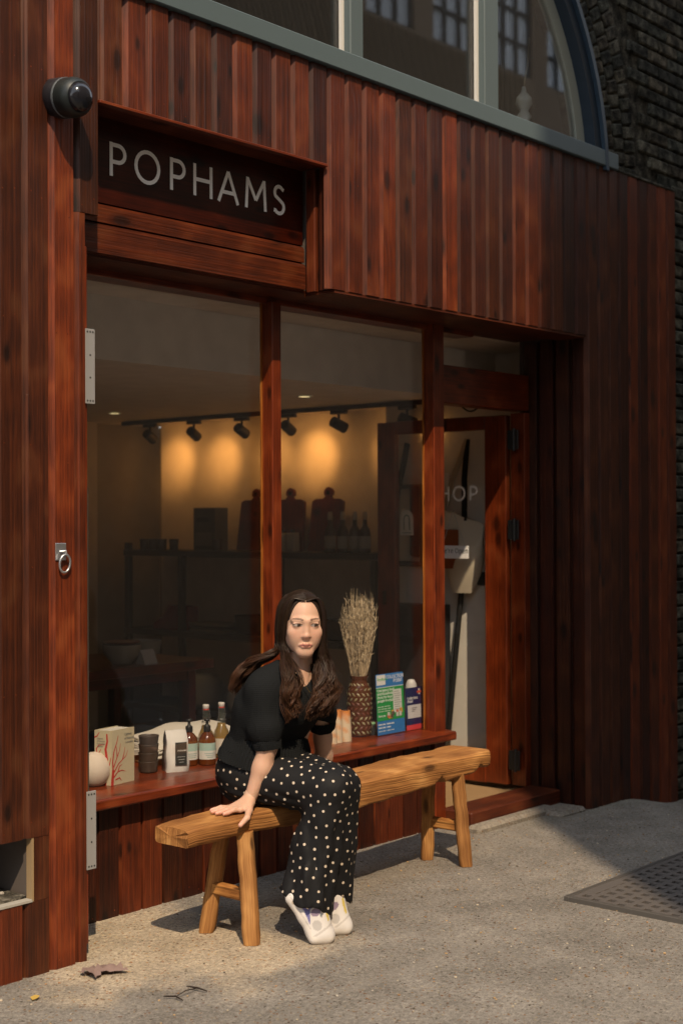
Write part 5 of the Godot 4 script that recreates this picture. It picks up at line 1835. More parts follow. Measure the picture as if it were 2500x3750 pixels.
func bench() -> void:
	var t := thing("rustic_bench", "long rustic bench of one thick plank on four splayed rough legs", "bench", V(4.3, 0, 0.15))
	var q := FastNoiseLite.new()
	q.seed = 3
	q.frequency = 5.0
	# plank: cross-sections along its length
	var R := []
	var N := 64
	for i in N + 1:
		var s := i / float(N)
		var x := lerpf(3.352, 5.255, s)
		var yt := lerpf(0.442, 0.478, s) + 0.005 * q.get_noise_1d(x * 0.9) + 0.012 * sm(0.3, 0.55, s) * (1.0 - sm(0.7, 1.0, s))
		var th := 0.064 + 0.040 * sm(0.1, 0.45, s) - 0.028 * sm(0.72, 1.0, s) + 0.005 * q.get_noise_1d(x * 1.6 + 50)
		var zf := lerpf(0.275, 0.205, s) + 0.005 * q.get_noise_1d(x * 1.4 + 90)
		var zb := lerpf(0.092, -0.03, s) + 0.007 * q.get_noise_1d(x * 1.4 + 130)
		var yb := yt - th
		# notches under the front edge at the far end
		var nt: float = 0.035 * exp(-pow((x - 4.86) / 0.022, 2)) + 0.022 * exp(-pow((x - 5.17) / 0.02, 2))
		var e := 1.0
		if i == 0 or i == N: e = 0.93
		elif i == 1 or i == N - 1: e = 0.985
		var row := PackedVector3Array()
		var cy := (yt + yb) * 0.5
		var cz := (zf + zb) * 0.5
		for p in [[zf - 0.014, yt], [zf - 0.004, yt - 0.004], [zf, yt - 0.014], [zf + 0.002, cy + 0.004], [zf, yb + 0.012 + nt], [zf - 0.004, yb + 0.003 + nt], [zf - 0.016, yb + nt * 0.6], [cz, yb], [zb + 0.016, yb], [zb + 0.004, yb + 0.004], [zb, yb + 0.014], [zb - 0.002, cy], [zb, yt - 0.014], [zb + 0.004, yt - 0.004], [zb + 0.014, yt], [cz, yt + 0.002]]:
			var P := V(x, cy + (p[1] - cy) * e, cz + (p[0] - cz) * e)
			P += V(0, 1, 0) * 0.0022 * q.get_noise_3d(P.x * 3, P.y * 14, P.z * 14)
			if i == 0: P.x += 0.012 * q.get_noise_2d(P.y * 9, P.z * 9)
			row.append(P)
		row.reverse()
		R.append(row)
	var b := MB.new()
	b.grid(R, true, true, true)
	# uv along the grain
	for k in b.uv.size():
		b.uv[k] = Vector2(b.v[k].z * 2.4, b.v[k].y * 1.2) if absf(b.n[k].x) > 0.85 else Vector2((b.v[k].z - b.v[k].y) * 1.9, b.v[k].x * 0.62 + 0.2)
	b.col = Color(1, 1, 1)
	for k in b.c.size(): b.c[k] = Color(1.0, 0.92, 0.80)
	part("plank", b, M.old_pine, t, "honey brown plank with a rounded worn near end")
	var legs := [[3.645, 0.25, 3.628, 0.300, 0.036], [3.665, 0.12, 3.63, 0.068, 0.034], [5.02, 0.185, 5.045, 0.212, 0.034], [5.02, 0.03, 5.035, 0.008, 0.033]]
	for l in legs:
		# rough-hewn, roughly square, with long splits
		var rows := []
		var rot: float = 0.4 + l[0]
		for i in 13:
			var s := i / 12.0
			var c := V(lerpf(l[2], l[0], s) + 0.005 * q.get_noise_1d(s * 2.0 + l[0] * 40), lerpf(0.0, 0.405 if l[0] > 4 else 0.39, s), lerpf(l[3], l[1], s) + 0.005 * q.get_noise_1d(s * 2.0 + l[1] * 60))
			var row := PackedVector3Array()
			for j in 20:
				var a := TAU * j / 20.0
				var sq := 1.0 / pow(pow(absf(cos(a + rot)), 4.0) + pow(absf(sin(a + rot)), 4.0), 0.25)
				var split := 0.13 * exp(-pow((fposmod(a - rot * 3.0 - 0.15 * s + PI, TAU) - PI) / 0.13, 2)) + 0.09 * exp(-pow((fposmod(a - rot * 5.0 + 0.2 * s + PI, TAU) - PI) / 0.12, 2))
				var r: float = l[4] * 0.92 * sq * (1.0 - 0.06 * s + 0.10 * q.get_noise_3d(cos(a) * 0.35 + l[0], s * 0.8, sin(a) * 0.35) - split) * (0.9 if i == 0 else 1.0)
				row.append(c + V(cos(a) * r, 0, -sin(a) * r * 0.92))
			rows.append(row)
		var g := MB.new()
		g.grid(rows, true, true, true, null, Vector2(TAU * l[4], 1))
		for k in g.uv.size(): g.uv[k] = Vector2(g.uv[k].x * 2.2 + l[0] * 3, g.v[k].y * 0.6 + l[1] * 3)
		for k in g.c.size(): g.c[k] = Color(1.0, 0.97, 0.9)
		part("leg", g, M.old_pine, t)
	for s in [[3.637, 0.29, 0.078, 0.165], [5.035, 0.205, 0.012, 0.17]]:
		var g := MB.new()
		g.lg = V(0, 0, 1)
		g.col = Color(0.85, 0.72, 0.55)
		g.box(V(s[0], s[3], (s[1] + s[2]) * 0.5), V(0.034, 0.045, s[1] - s[2] - 0.02), 0.006)
		part("stretcher", g, M.old_pine, t)


var who: Node3D
var skn := FastNoiseLite.new()

func skin_at(_p: Vector3) -> Color:
	var n := skn.get_noise_3dv(_p * 30.0) * 0.5 + skn.get_noise_3dv(_p * 110.0) * 0.5
	return Color(0.56, 0.345, 0.245) * (1.0 + 0.10 * n) + Color(0.03, -0.015, -0.015) * n

func catmull(ps: Array, k: int) -> Array:
	var o := []
	for i in ps.size() - 1:
		var p0: Vector3 = ps[maxi(i - 1, 0)]
		var p1: Vector3 = ps[i]
		var p2: Vector3 = ps[i + 1]
		var p3: Vector3 = ps[mini(i + 2, ps.size() - 1)]
		for j in k:
			var t := j / float(k)
			o.append(0.5 * ((2.0 * p1) + (p2 - p0) * t + (2.0 * p0 - 5.0 * p1 + 4.0 * p2 - p3) * t * t + (3.0 * p1 - p0 - 3.0 * p2 + p3) * t * t * t))
	o.append(ps[-1])
	return o

var HB: Basis      # head axes: x her left, y up, z face
var HO := Vector3(3.918, 1.122, 0.283)

func hd(x: float, y: float, z: float) -> Vector3:
	return HO + HB * V(x, y, z)

func woman() -> void:
	who = thing("person", "person in black knit top and polka dot trousers sitting on the rustic bench", "person", V(3.87, 0, 0.2))
	var fz := V(-0.60, -0.04, 0.80).normalized()
	var fx := V(0.02, 1, 0).cross(fz).normalized()
	HB = Basis(fx, fz.cross(fx), fz)
	body()
	sweater()
	trousers()
	shoe(V(3.838, 0.0, 0.512), V(3.722, 0.142, 0.365), 1.0, "white trainer with purple side panels, nearer foot")
	shoe(V(3.960, 0.0, 0.492), V(3.855, 0.120, 0.340), -1.0, "white trainer with yellow eyelets, farther foot")
	hair()
	# earring, necklace, ring
	var e := MB.new()
	var ps := []
	for i in 17: ps.append(hd(-0.073, -0.062 + 0.011 * cos(TAU * i / 16.0), 0.006 + 0.011 * sin(TAU * i / 16.0)))
	e.tube(ps, [0.0042], 8)
	part("earring", e, M.gold, who, "chunky gold hoop earring")
	var n := MB.new()
	n.tube(catmull([V(3.862, 0.965, 0.285), V(3.872, 0.92, 0.318), V(3.905, 0.865, 0.345), V(3.95, 0.92, 0.33), V(3.975, 0.965, 0.295)], 5), [0.0012], 5)
	part("necklace", n, M.gold, who)
	var r := MB.new()
	ps = []
	for i in 13: ps.append(V(3.611, 0.460 + 0.0098 * cos(TAU * i / 12.0), 0.188 + 0.0098 * sin(TAU * i / 12.0)))
	r.tube(ps, [0.0022], 6)
	part("finger_ring", r, M.gold, who)

func body() -> void:
	var b := MB.new()
	# trunk and limbs
	var f := Field.new(V(3.6, 0.06, 0.0), V(4.26, 1.06, 0.62), 0.010)
	f.bone(V(3.83, 0.60, 0.12), V(3.84, 0.83, 0.20), 0.09, 0.09, 0.05)
	f.bone(V(3.95, 0.60, 0.12), V(3.96, 0.83, 0.21), 0.09, 0.09, 0.05)
	f.bone(V(3.81, 0.88, 0.225), V(4.0, 0.88, 0.25), 0.045, 0.045, 0.05)
	f.bone(V(3.915, 0.90, 0.245), hd(0.0, -0.06, -0.028), 0.055, 0.047, 0.04)
	f.bone(V(3.768, 0.87, 0.225), V(3.768, 0.675, 0.245), 0.038, 0.034, 0.02)
	f.bone(V(3.768, 0.675, 0.245), V(3.752, 0.60, 0.232), 0.0345, 0.0345, 0.02)
	f.bone(V(3.752, 0.60, 0.232), V(3.718, 0.490, 0.205), 0.0345, 0.0225, 0.02)
	f.bone(V(4.038, 0.87, 0.255), V(4.118, 0.665, 0.205), 0.038, 0.034, 0.02)
	f.bone(V(4.118, 0.665, 0.205), V(4.15, 0.585, 0.18), 0.0345, 0.034, 0.02)
	f.bone(V(4.15, 0.585, 0.18), V(4.178, 0.50, 0.145), 0.034, 0.0235, 0.02)
	f.bone(V(3.82, 0.58, 0.15), V(3.863, 0.53, 0.44), 0.06, 0.05, 0.04)
	f.bone(V(3.96, 0.58, 0.15), V(3.923, 0.53, 0.42), 0.06, 0.05, 0.04)
	f.bone(V(3.863, 0.53, 0.44), V(3.785, 0.18, 0.405), 0.046, 0.028, 0.03)
	f.bone(V(3.923, 0.53, 0.42), V(3.895, 0.165, 0.37), 0.048, 0.034, 0.03)
	var g := f.nets()
	var cs := PackedColorArray()
	for p in g[0]: cs.append(skin_at(p))
	b.raw(g[0], g[1], cs)
	# right hand flat on the bench, thumb over its front edge
	hand(b, V(3.718, 0.492, 0.205), 1.0)
	hand(b, V(4.178, 0.502, 0.145), -1.0)
	head(b)
	part("body", b, M.skin, who)

func hand(b: MB, w: Vector3, side: float) -> void:
	var f := Field.new(w + V(-0.20 if side > 0 else -0.06, -0.10, -0.07), w + V(0.05 if side > 0 else 0.20, 0.04, 0.11), 0.0036)
	var s := -side
	var yb := 0.4525 if side > 0 else 0.469
	var k := 0.008
	f.bone(w + V(0.004 * side, 0.012, 0), w + V(s * 0.012, -0.008, 0.0), 0.0245, 0.022, 0.01)
	for q in [[0.030, 0.024], [0.010, 0.026], [-0.010, 0.024], [-0.026, 0.02]]:
		f.bone(w + V(s * 0.014, -0.012, q[0] * 0.5), V(w.x + s * 0.078, yb + 0.011, w.z + q[0] - 0.004), 0.0155, 0.0105, 0.014)
	var fl := [0.072, 0.082, 0.076, 0.058]
	for i in 4:
		var z0: float = [0.028, 0.008, -0.013, -0.031][i]
		var dz: float = [-0.010, -0.018, -0.026, -0.034][i]
		var p0 := V(w.x + s * 0.074, yb + 0.011, w.z + z0 - 0.004)
		var p1 := p0 + V(s * fl[i] * 0.45, 0.003, dz * 0.45)
		var p2 := p0 + V(s * fl[i] * 0.78, -0.003, dz * 0.8)
		var p3 := p0 + V(s * fl[i], -0.0045, dz)
		f.bone(p0, p1, 0.0098, 0.0088, 0.004)
		f.bone(p1, p2, 0.0088, 0.0080, 0.004)
		f.bone(p2, p3, 0.0080, 0.0068, 0.004)
	var t0 := w + V(s * 0.022, -0.014, 0.018)
	var t1 := V(w.x + s * 0.055, yb + 0.008, w.z + 0.048)
	var t2 := V(w.x + s * 0.098, yb - 0.006, w.z + 0.081)
	var t3 := V(w.x + s * 0.135, yb - 0.026, w.z + 0.084)
	f.bone(t0, t1, 0.0165, 0.0135, 0.012)
	f.bone(t1, t2, 0.0128, 0.0105, 0.006)
	f.bone(t2, t3, 0.0105, 0.0085, 0.005)
	var g := f.nets()
	var cs := PackedColorArray()
	for p in g[0]:
		var tip: float = sm(0.10, 0.15, absf(p.x - w.x))
		cs.append(skin_at(p).lerp(Color(0.66, 0.34, 0.26), tip * 0.8))
	b.raw(g[0], g[1], cs)

func head(b: MB) -> void:
	# built in head axes, then placed
	var f := Field.new(V(-0.095, -0.155, -0.125), V(0.095, 0.14, 0.125), 0.0032)
	f.ell(V(0, 0.033, -0.014), V(0.071, 0.083, 0.088), 0.02)
	f.ell(V(0, -0.028, 0.020), V(0.0585, 0.080, 0.062), 0.03)
	f.bone(V(-0.041, -0.060, 0.014), V(-0.012, -0.099, 0.050), 0.020, 0.017, 0.03)
	f.bone(V(0.041, -0.060, 0.014), V(0.012, -0.099, 0.050), 0.020, 0.017, 0.03)
	f.bone(V(-0.007, -0.100, 0.056), V(0.007, -0.100, 0.056), 0.017, 0.017, 0.02)
	for s in [-1.0, 1.0]:
		f.ell(V(s * 0.038, -0.028, 0.052), V(0.026, 0.022, 0.020), 0.022)
		f.bone(V(s * 0.012, 0.019, 0.079), V(s * 0.046, 0.018, 0.064), 0.0075, 0.007, 0.016)
		f.ell(V(s * 0.032, 0.0, 0.094), V(0.018, 0.0085, 0.0135), 0.012, Basis(), true)
		f.ell(V(s * 0.032, -0.001, 0.0690), V(0.0160, 0.0120, 0.0115), 0.005)
		f.bone(V(s * 0.020, 0.0062, 0.0780), V(s * 0.044, 0.0055, 0.0725), 0.0038, 0.0034, 0.005)
		f.ell(V(s * 0.0102, -0.0405, 0.0795), V(0.0068, 0.0054, 0.0080), 0.009)
		f.ell(V(s * 0.071, -0.018, -0.004), V(0.009, 0.030, 0.018), 0.008, Basis(V(0, 1, 0), -s * 0.4))
	for s in [-1.0, 1.0]: f.ell(V(s * 0.031, -0.052, 0.040), V(0.025, 0.030, 0.028), 0.02)
	f.bone(V(0, 0.010, 0.077), V(0, -0.034, 0.0855), 0.0065, 0.0078, 0.015)
	f.ell(V(0, -0.0375, 0.0868), V(0.0090, 0.0070, 0.0080), 0.008)
	# mouth
	f.bone(V(-0.021, -0.0725, 0.0730), V(-0.005, -0.0692, 0.0815), 0.0036, 0.0046, 0.008)
	f.bone(V(0.021, -0.0725, 0.0730), V(0.005, -0.0692, 0.0815), 0.0036, 0.0046, 0.008)
	f.bone(V(-0.005, -0.0692, 0.0815), V(0.005, -0.0692, 0.0815), 0.0046, 0.0046, 0.008)
	f.bone(V(-0.011, -0.0785, 0.0775), V(0.011, -0.0785, 0.0775), 0.0052, 0.0052, 0.009)
	f.bone(V(-0.021, -0.0735, 0.0815), V(0.021, -0.0735, 0.0815), 0.0018, 0.0018, 0.003, true)
	f.bone(V(0, -0.075, -0.02), V(0, -0.15, -0.03), 0.045, 0.047, 0.02)
	var g := f.nets()
	var vs: PackedVector3Array = g[0]
	var cs := PackedColorArray()
	var fr := FastNoiseLite.new()
	fr.frequency = 60.0
	for i in vs.size():
		var p := vs[i]
		var c := skin_at(p)
		if p.z > 0.02:
			var blush := exp(-(pow((absf(p.x) - 0.036) / 0.02, 2) + pow((p.y + 0.032) / 0.018, 2)))
			c = c.lerp(Color(0.66, 0.32, 0.23), 0.45 * blush)
			c = c.lerp(Color(0.6, 0.3, 0.22), 0.35 * exp(-(pow(p.x / 0.013, 2) + pow((p.y + 0.04) / 0.01, 2))))
			c = c.lerp(Color(0.42, 0.23, 0.15), clampf(fr.get_noise_3dv(p * 4.0) * 0.5, 0, 0.35) * blush)
			# lips
			var lw := 0.0235 - absf(p.x)
			if p.z > 0.06 and lw > 0.0 and p.y < -0.0645 - absf(p.x) * 0.18 and p.y > -0.0845 + absf(p.x) * 0.36:
				c = Color(0.47, 0.205, 0.16)
				if absf(p.y + 0.0735) < 0.0016: c = Color(0.20, 0.07, 0.06)
			# brows
			var bx := absf(p.x)
			var by := 0.021 + 0.0035 * sin(clampf((bx - 0.014) / 0.036, 0, 1) * PI * 0.75)
			if bx > 0.013 and bx < 0.051 and absf(p.y - by) < lerpf(0.0042, 0.002, (bx - 0.013) / 0.038): c = c.lerp(Color(0.075, 0.042, 0.028), 0.8)
			# eyes
			var ex := (bx - 0.032) / 0.0165
			if absf(ex) < 1.0 and p.z > 0.05:
				var up := 0.0040 * (1.0 - ex * ex) + 0.001
				var dn := -0.0042 * (1.0 - ex * ex)
				if p.y < up and p.y > dn:
					c = Color(0.34, 0.28, 0.25)
					var ix := p.x - signf(p.x) * 0.032 - 0.0055   # looking towards her left
					if absf(ix) < 0.0062: c = Color(0.035, 0.022, 0.015)
				elif p.y >= up and p.y < up + 0.0034: c = Color(0.045, 0.025, 0.018)
				elif p.y <= dn and p.y > dn - 0.0016: c = Color(0.24, 0.12, 0.085)
		vs[i] = HO + HB * p
		cs.append(c)
	b.raw(vs, g[1], cs)

func sweater() -> void:
	var f := Field.new(V(3.60, 0.56, -0.02), V(4.22, 1.01, 0.42), 0.0085)
	for x in [-0.05, 0.05]:
		f.bone(V(3.885 + x, 0.63, 0.11), V(3.885 + x, 0.80, 0.175), 0.112, 0.112, 0.06)
		f.bone(V(3.885 + x * 1.2, 0.80, 0.175), V(3.888 + x * 1.2, 0.875, 0.215), 0.108, 0.085, 0.05)
	f.bone(V(3.845, 0.80, 0.25), V(3.85, 0.815, 0.255), 0.062, 0.062, 0.05)
	f.bone(V(3.945, 0.80, 0.26), V(3.95, 0.815, 0.265), 0.062, 0.062, 0.05)
	f.bone(V(3.80, 0.885, 0.22), V(4.005, 0.885, 0.25), 0.066, 0.066, 0.04)
	f.bone(V(3.865, 0.945, 0.232), V(3.775, 0.885, 0.222), 0.045, 0.058, 0.04)
	f.bone(V(3.955, 0.945, 0.245), V(4.02, 0.885, 0.25), 0.045, 0.055, 0.04)
	f.bone(V(3.764, 0.878, 0.222), V(3.764, 0.745, 0.238), 0.060, 0.060, 0.03)
	f.bone(V(3.764, 0.745, 0.238), V(3.768, 0.69, 0.244), 0.062, 0.048, 0.02)
	f.bone(V(4.038, 0.875, 0.255), V(4.088, 0.76, 0.225), 0.060, 0.056, 0.03)
	f.bone(V(4.088, 0.76, 0.225), V(4.10, 0.725, 0.217), 0.054, 0.046, 0.02)
	f.bone(V(3.905, 0.955, 0.27), V(3.92, 1.03, 0.27), 0.066, 0.072, 0.012, true)
	f.bone(V(3.90, 0.92, 0.345), V(3.91, 1.0, 0.33), 0.045, 0.06, 0.015, true)
	var q := FastNoiseLite.new()
	q.frequency = 9.0
	f.apply(func(p: Vector3, d: float) -> float:
		d += 0.004 * q.get_noise_3d(p.x * 1.4, p.y * 0.6, p.z * 1.4)
		if p.x < 3.83 and p.z > 0.17 and p.y < 0.78: d = maxf(d, 0.694 - p.y - (p.x - 3.768) * 0.1)
		if p.x > 4.03 and p.y < 0.78: d = maxf(d, 0.728 - p.y - (p.x - 4.1) * 0.3)
		return maxf(d, 0.625 - p.y))
	var g := f.nets()
	var cs := PackedColorArray()
	for p in g[0]: cs.append(Color(1, 1, 1))
	var b := MB.new()
	b.raw(g[0], g[1], cs)
	var s := part("sweater", b, M.knit, who, "black fine knit top with short gathered sleeves")
	# ribbed cuffs
	for c in [[V(3.7665, 0.715, 0.241), V(3.769, 0.668, 0.2455), 0.052, 0.047], [V(4.0975, 0.74, 0.219), V(4.112, 0.700, 0.210), 0.05, 0.045]]:
		var cb := MB.new()
		ribbed(cb, [c[0], (c[0] + c[1]) * 0.5, c[1]], [Vector2(c[2], c[2]), Vector2(c[2] * 1.0, c[2]), Vector2(c[3], c[3])], 44, 0.0018)
		part("cuff", cb, M.knit, s)
	# gathered peplum hem, two tiers
	for k in 2:
		var hb := MB.new()
		var y: float = [0.705, 0.668][k]
		var rr: float = [0.158, 0.178][k]
		var rz: float = [0.122, 0.138][k]
		var zc := 0.112 + (y - 0.62) * 0.4
		ribbed(hb, [V(3.885, y + 0.012, zc + 0.006), V(3.885, y - 0.012, zc), V(3.885, y - 0.036, zc - 0.006), V(3.885, y - 0.056, zc - 0.012)], [Vector2(rr - 0.008, rz - 0.008), Vector2(rr + 0.004, rz + 0.002), Vector2(rr + 0.014, rz + 0.01), Vector2(rr + 0.022, rz + 0.018)], 72, 0.0042)
		part("ruffle_hem", hb, M.knit, s)

func ribbed(b: MB, ctr: Array, rad: Array, ribs: int, amp: float) -> void:
	var R := []
	for i in ctr.size():
		var t: Vector3 = (ctr[-1] - ctr[0]).normalized()
		var ex := (V(1, 0, 0) - t * t.x).normalized()
		var ey := t.cross(ex)
		var row := PackedVector3Array()
		for j in ribs * 4:
			var a := TAU * j / (ribs * 4)
			var w: float = amp * sin(a * ribs) + amp * 0.8 * sin(a * 7.0 + i)
			row.append(ctr[i] + ex * cos(a) * (rad[i].x + w) + ey * sin(a) * (rad[i].y + w))
		R.append(row)
	b.grid(R, true)
	# inner side, so that the cloth has thickness
	var I := []
	for i in R.size():
		var row := PackedVector3Array()
		for j in R[i].size(): row.append(ctr[i] + (R[i][j] - ctr[i]) * 0.965)
		I.append(row)
	I.reverse()
	b.grid([R[-1]] + I, true)

func trousers() -> void:
	var f := Field.new(V(3.56, 0.05, -0.09), V(4.14, 0.72, 0.62), 0.0085)
	f.bone(V(3.83, 0.555, 0.085), V(3.945, 0.555, 0.085), 0.122, 0.122, 0.04)
	f.bone(V(3.83, 0.60, 0.10), V(3.945, 0.60, 0.10), 0.112, 0.112, 0.04)
	f.bone(V(3.805, 0.548, 0.12), V(3.862, 0.535, 0.462), 0.102, 0.078, 0.04)
	f.bone(V(3.972, 0.548, 0.12), V(3.932, 0.535, 0.445), 0.100, 0.074, 0.03)
	f.bone(V(3.862, 0.53, 0.466), V(3.842, 0.33, 0.425), 0.078, 0.083, 0.03)
	f.bone(V(3.842, 0.33, 0.425), V(3.800, 0.12, 0.395), 0.085, 0.104, 0.03)
	f.bone(V(3.936, 0.53, 0.452), V(3.93, 0.33, 0.42), 0.074, 0.080, 0.015)
	f.bone(V(3.93, 0.33, 0.42), V(3.935, 0.10, 0.38), 0.080, 0.088, 0.015)
	var q := FastNoiseLite.new()
	q.frequency = 7.0
	q.fractal_octaves = 2
	f.apply(func(p: Vector3, d: float) -> float:
		var leg: float = sm(0.50, 0.40, p.y)
		d += 0.019 * leg * q.get_noise_3d(p.x * 2.2 - p.z * 0.5, p.y * 0.45, p.z * 2.2) + 0.005 * (1.0 - leg) * q.get_noise_3d(p.x * 1.6, p.y * 1.6, p.z * 0.8)
		# gathers behind the knee and along the lap
		d += 0.004 * exp(-pow((p.y - 0.47) / 0.06, 2)) * sin(p.y * 150.0 + p.z * 40.0) * sm(0.42, 0.34, p.z)
		if p.z < 0.29: d = maxf(d, 0.462 - p.y - (p.x - 3.9) * 0.02 * 0.0)
		var hem := 0.125 - 0.25 * (p.z - 0.42) - 0.30 * (p.x - 3.80) * sm(3.9, 3.8, p.x) + 0.012 * sin(p.x * 40.0 + p.z * 30.0)
		if p.x > 3.90: hem -= 0.012
		d = maxf(d, hem - p.y)
		return maxf(d, p.y - 0.635))
	var g := f.nets()
	var vs: PackedVector3Array = g[0]
	var fs: PackedInt32Array = g[1]
	var cs := PackedColorArray()
	for p in vs: cs.append(Color(1, 1, 1))
	var b := MB.new()
	b.raw(vs, fs, cs)
	var t := part("trousers", b, M.crepe, who, "wide black trousers with small cream polka dots")
	# printed dots: evenly spaced small discs lying on the cloth
	var rg := RandomNumberGenerator.new()
	rg.seed = 4
	var pts := []
	var cell := {}
	var S := 0.0315
	var order := range(b.v.size())
	for i in range(order.size() - 1, 0, -1):
		var j := rg.randi_range(0, i)
		var tmp = order[i]; order[i] = order[j]; order[j] = tmp
	var dots := MB.new()
	dots.col = Color(0.56, 0.47, 0.37)
	for i in order:
		var p: Vector3 = b.v[i]
		var key := Vector3i((p / S).floor())
		var ok := true
		for dx in range(-1, 2):
			for dy in range(-1, 2):
				for dz in range(-1, 2):
					for o in cell.get(key + Vector3i(dx, dy, dz), []):
						if o.distance_squared_to(p) < S * S: ok = false
		if not ok: continue
		if not cell.has(key): cell[key] = []
		cell[key].append(p)
		var n := b.n[i]
		var e1 := n.cross(Vector3.UP if absf(n.y) < 0.9 else Vector3.RIGHT).normalized()
		var e2 := n.cross(e1)
		var ring := []
		var r := rg.randf_range(0.0047, 0.0055)
		for k in 9:
			var a := TAU * k / 9.0
			ring.append(p + n * 0.0010 + (e1 * cos(a) + e2 * sin(a)) * r)
		dots.away(ring, p - n)
	var dp := part("polka_dots", dots, M.matte, t)
	dp.set_meta("kind", "stuff")

func shoe(toe: Vector3, heel: Vector3, near: float, label: String) -> void:
	# a trainer standing on its toes: smooth field round the foot, sole included
	var fw := V(toe.x - heel.x, 0, toe.z - heel.z).normalized()
	var sd := (V(1, 0, 0) - fw * fw.x).normalized()
	var ball := toe - fw * 0.075 + V(0, 0.020, 0)
	var hb := heel + V(0, 0.012, 0) + fw * 0.026
	var t := (ball - hb).normalized()
	var up := t.cross(sd)
	if up.y < 0: up = -up
	var f := Field.new(heel.min(toe) + V(-0.075, -0.03, -0.05), heel.max(toe) + V(0.075, 0.14, 0.06), 0.0034)
	var tt := toe - fw * 0.024 + V(0, 0.017, 0)
	for q in [-1.0, 1.0]:   # sole
		f.bone(hb + sd * q * 0.015, hb.lerp(ball, 0.5) + sd * q * 0.018 + up * 0.004, 0.016, 0.015, 0.02)
		f.bone(hb.lerp(ball, 0.5) + sd * q * 0.018 + up * 0.004, ball + sd * q * 0.028, 0.015, 0.0165, 0.02)
		f.bone(ball + sd * q * 0.028, tt + sd * q * 0.014, 0.0165, 0.0155, 0.02)
	f.bone(hb + up * 0.02, hb + up * 0.066 - t * 0.004, 0.030, 0.026, 0.02)
	f.bone(hb.lerp(ball, 0.28) + up * 0.085, ball + up * 0.036, 0.030, 0.031, 0.025)
	f.bone(hb.lerp(ball, 0.1) + up * 0.03, ball + up * 0.026, 0.034, 0.038, 0.025)
	f.bone(ball + V(0, 0.022, 0), tt + V(0, 0.004, 0) - fw * 0.012, 0.034, 0.024, 0.02)
	var g := f.nets()
	var vs: PackedVector3Array = g[0]
	var cs := PackedColorArray()
	var L := (tt - hb).dot(t)
	for p in vs:
		var s := (p - hb).dot(t) / L
		var v := (p - hb).dot(up)
		if s > 0.7: v = minf(v, p.y)
		var c := (p - hb).dot(sd)
		var col := Color(0.60, 0.575, 0.555)
		if v < 0.008 or (s > 0.66 and p.y < 0.024): col = Color(0.64, 0.60, 0.56)
		elif v < 0.0105 and s < 0.66: col = Color(0.40, 0.37, 0.35)
		elif c < -0.012 or c > 0.02:
			if s > 0.08 and s < 0.34 and v > 0.022 and v < 0.072 - (s - 0.08) * 0.08: col = Color(0.145, 0.14, 0.33)
			elif s >= 0.32 and s < 0.58 and absf(v - (0.034 - (s - 0.32) * 0.07)) < 0.011 * (1.0 - (s - 0.32) / 0.27): col = Color(0.145, 0.14, 0.33)
			elif pow((s - 0.44) / 0.075, 2) + pow((v - 0.056) / 0.019, 2) < 1.0: col = Color(0.22, 0.17, 0.24)
			elif pow((s - 0.66) / 0.10, 2) + pow((v - 0.035) / 0.016, 2) < 1.0: col = Color(0.42, 0.40, 0.39)
		if s > 0.42 and s < 0.72 and v > 0.045 and absf(absf(c) - 0.017) < 0.005: col = Color(0.55, 0.43, 0.10)
		if absf(s - 0.80) < 0.018 and p.y > 0.03: col = Color(0.46, 0.435, 0.415)
		cs.append(col)
	var b := MB.new()
	b.raw(vs, g[1], cs)
	var o := part("shoe", b, M.plain, who, label)
	var lb := MB.new()
	lb.col = Color(0.70, 0.69, 0.68)
	for k in 5:
		var a := hb.lerp(ball, 0.50 + 0.13 * k) + up * lerpf(0.090, 0.062, k / 4.0)
		lb.tube([a - sd * 0.020 - up * 0.010, a - sd * 0.008 + up * 0.001, a + sd * 0.008 + up * 0.001, a + sd * 0.020 - up * 0.010], [0.0026], 6)
	part("laces", lb, M.plain, o)

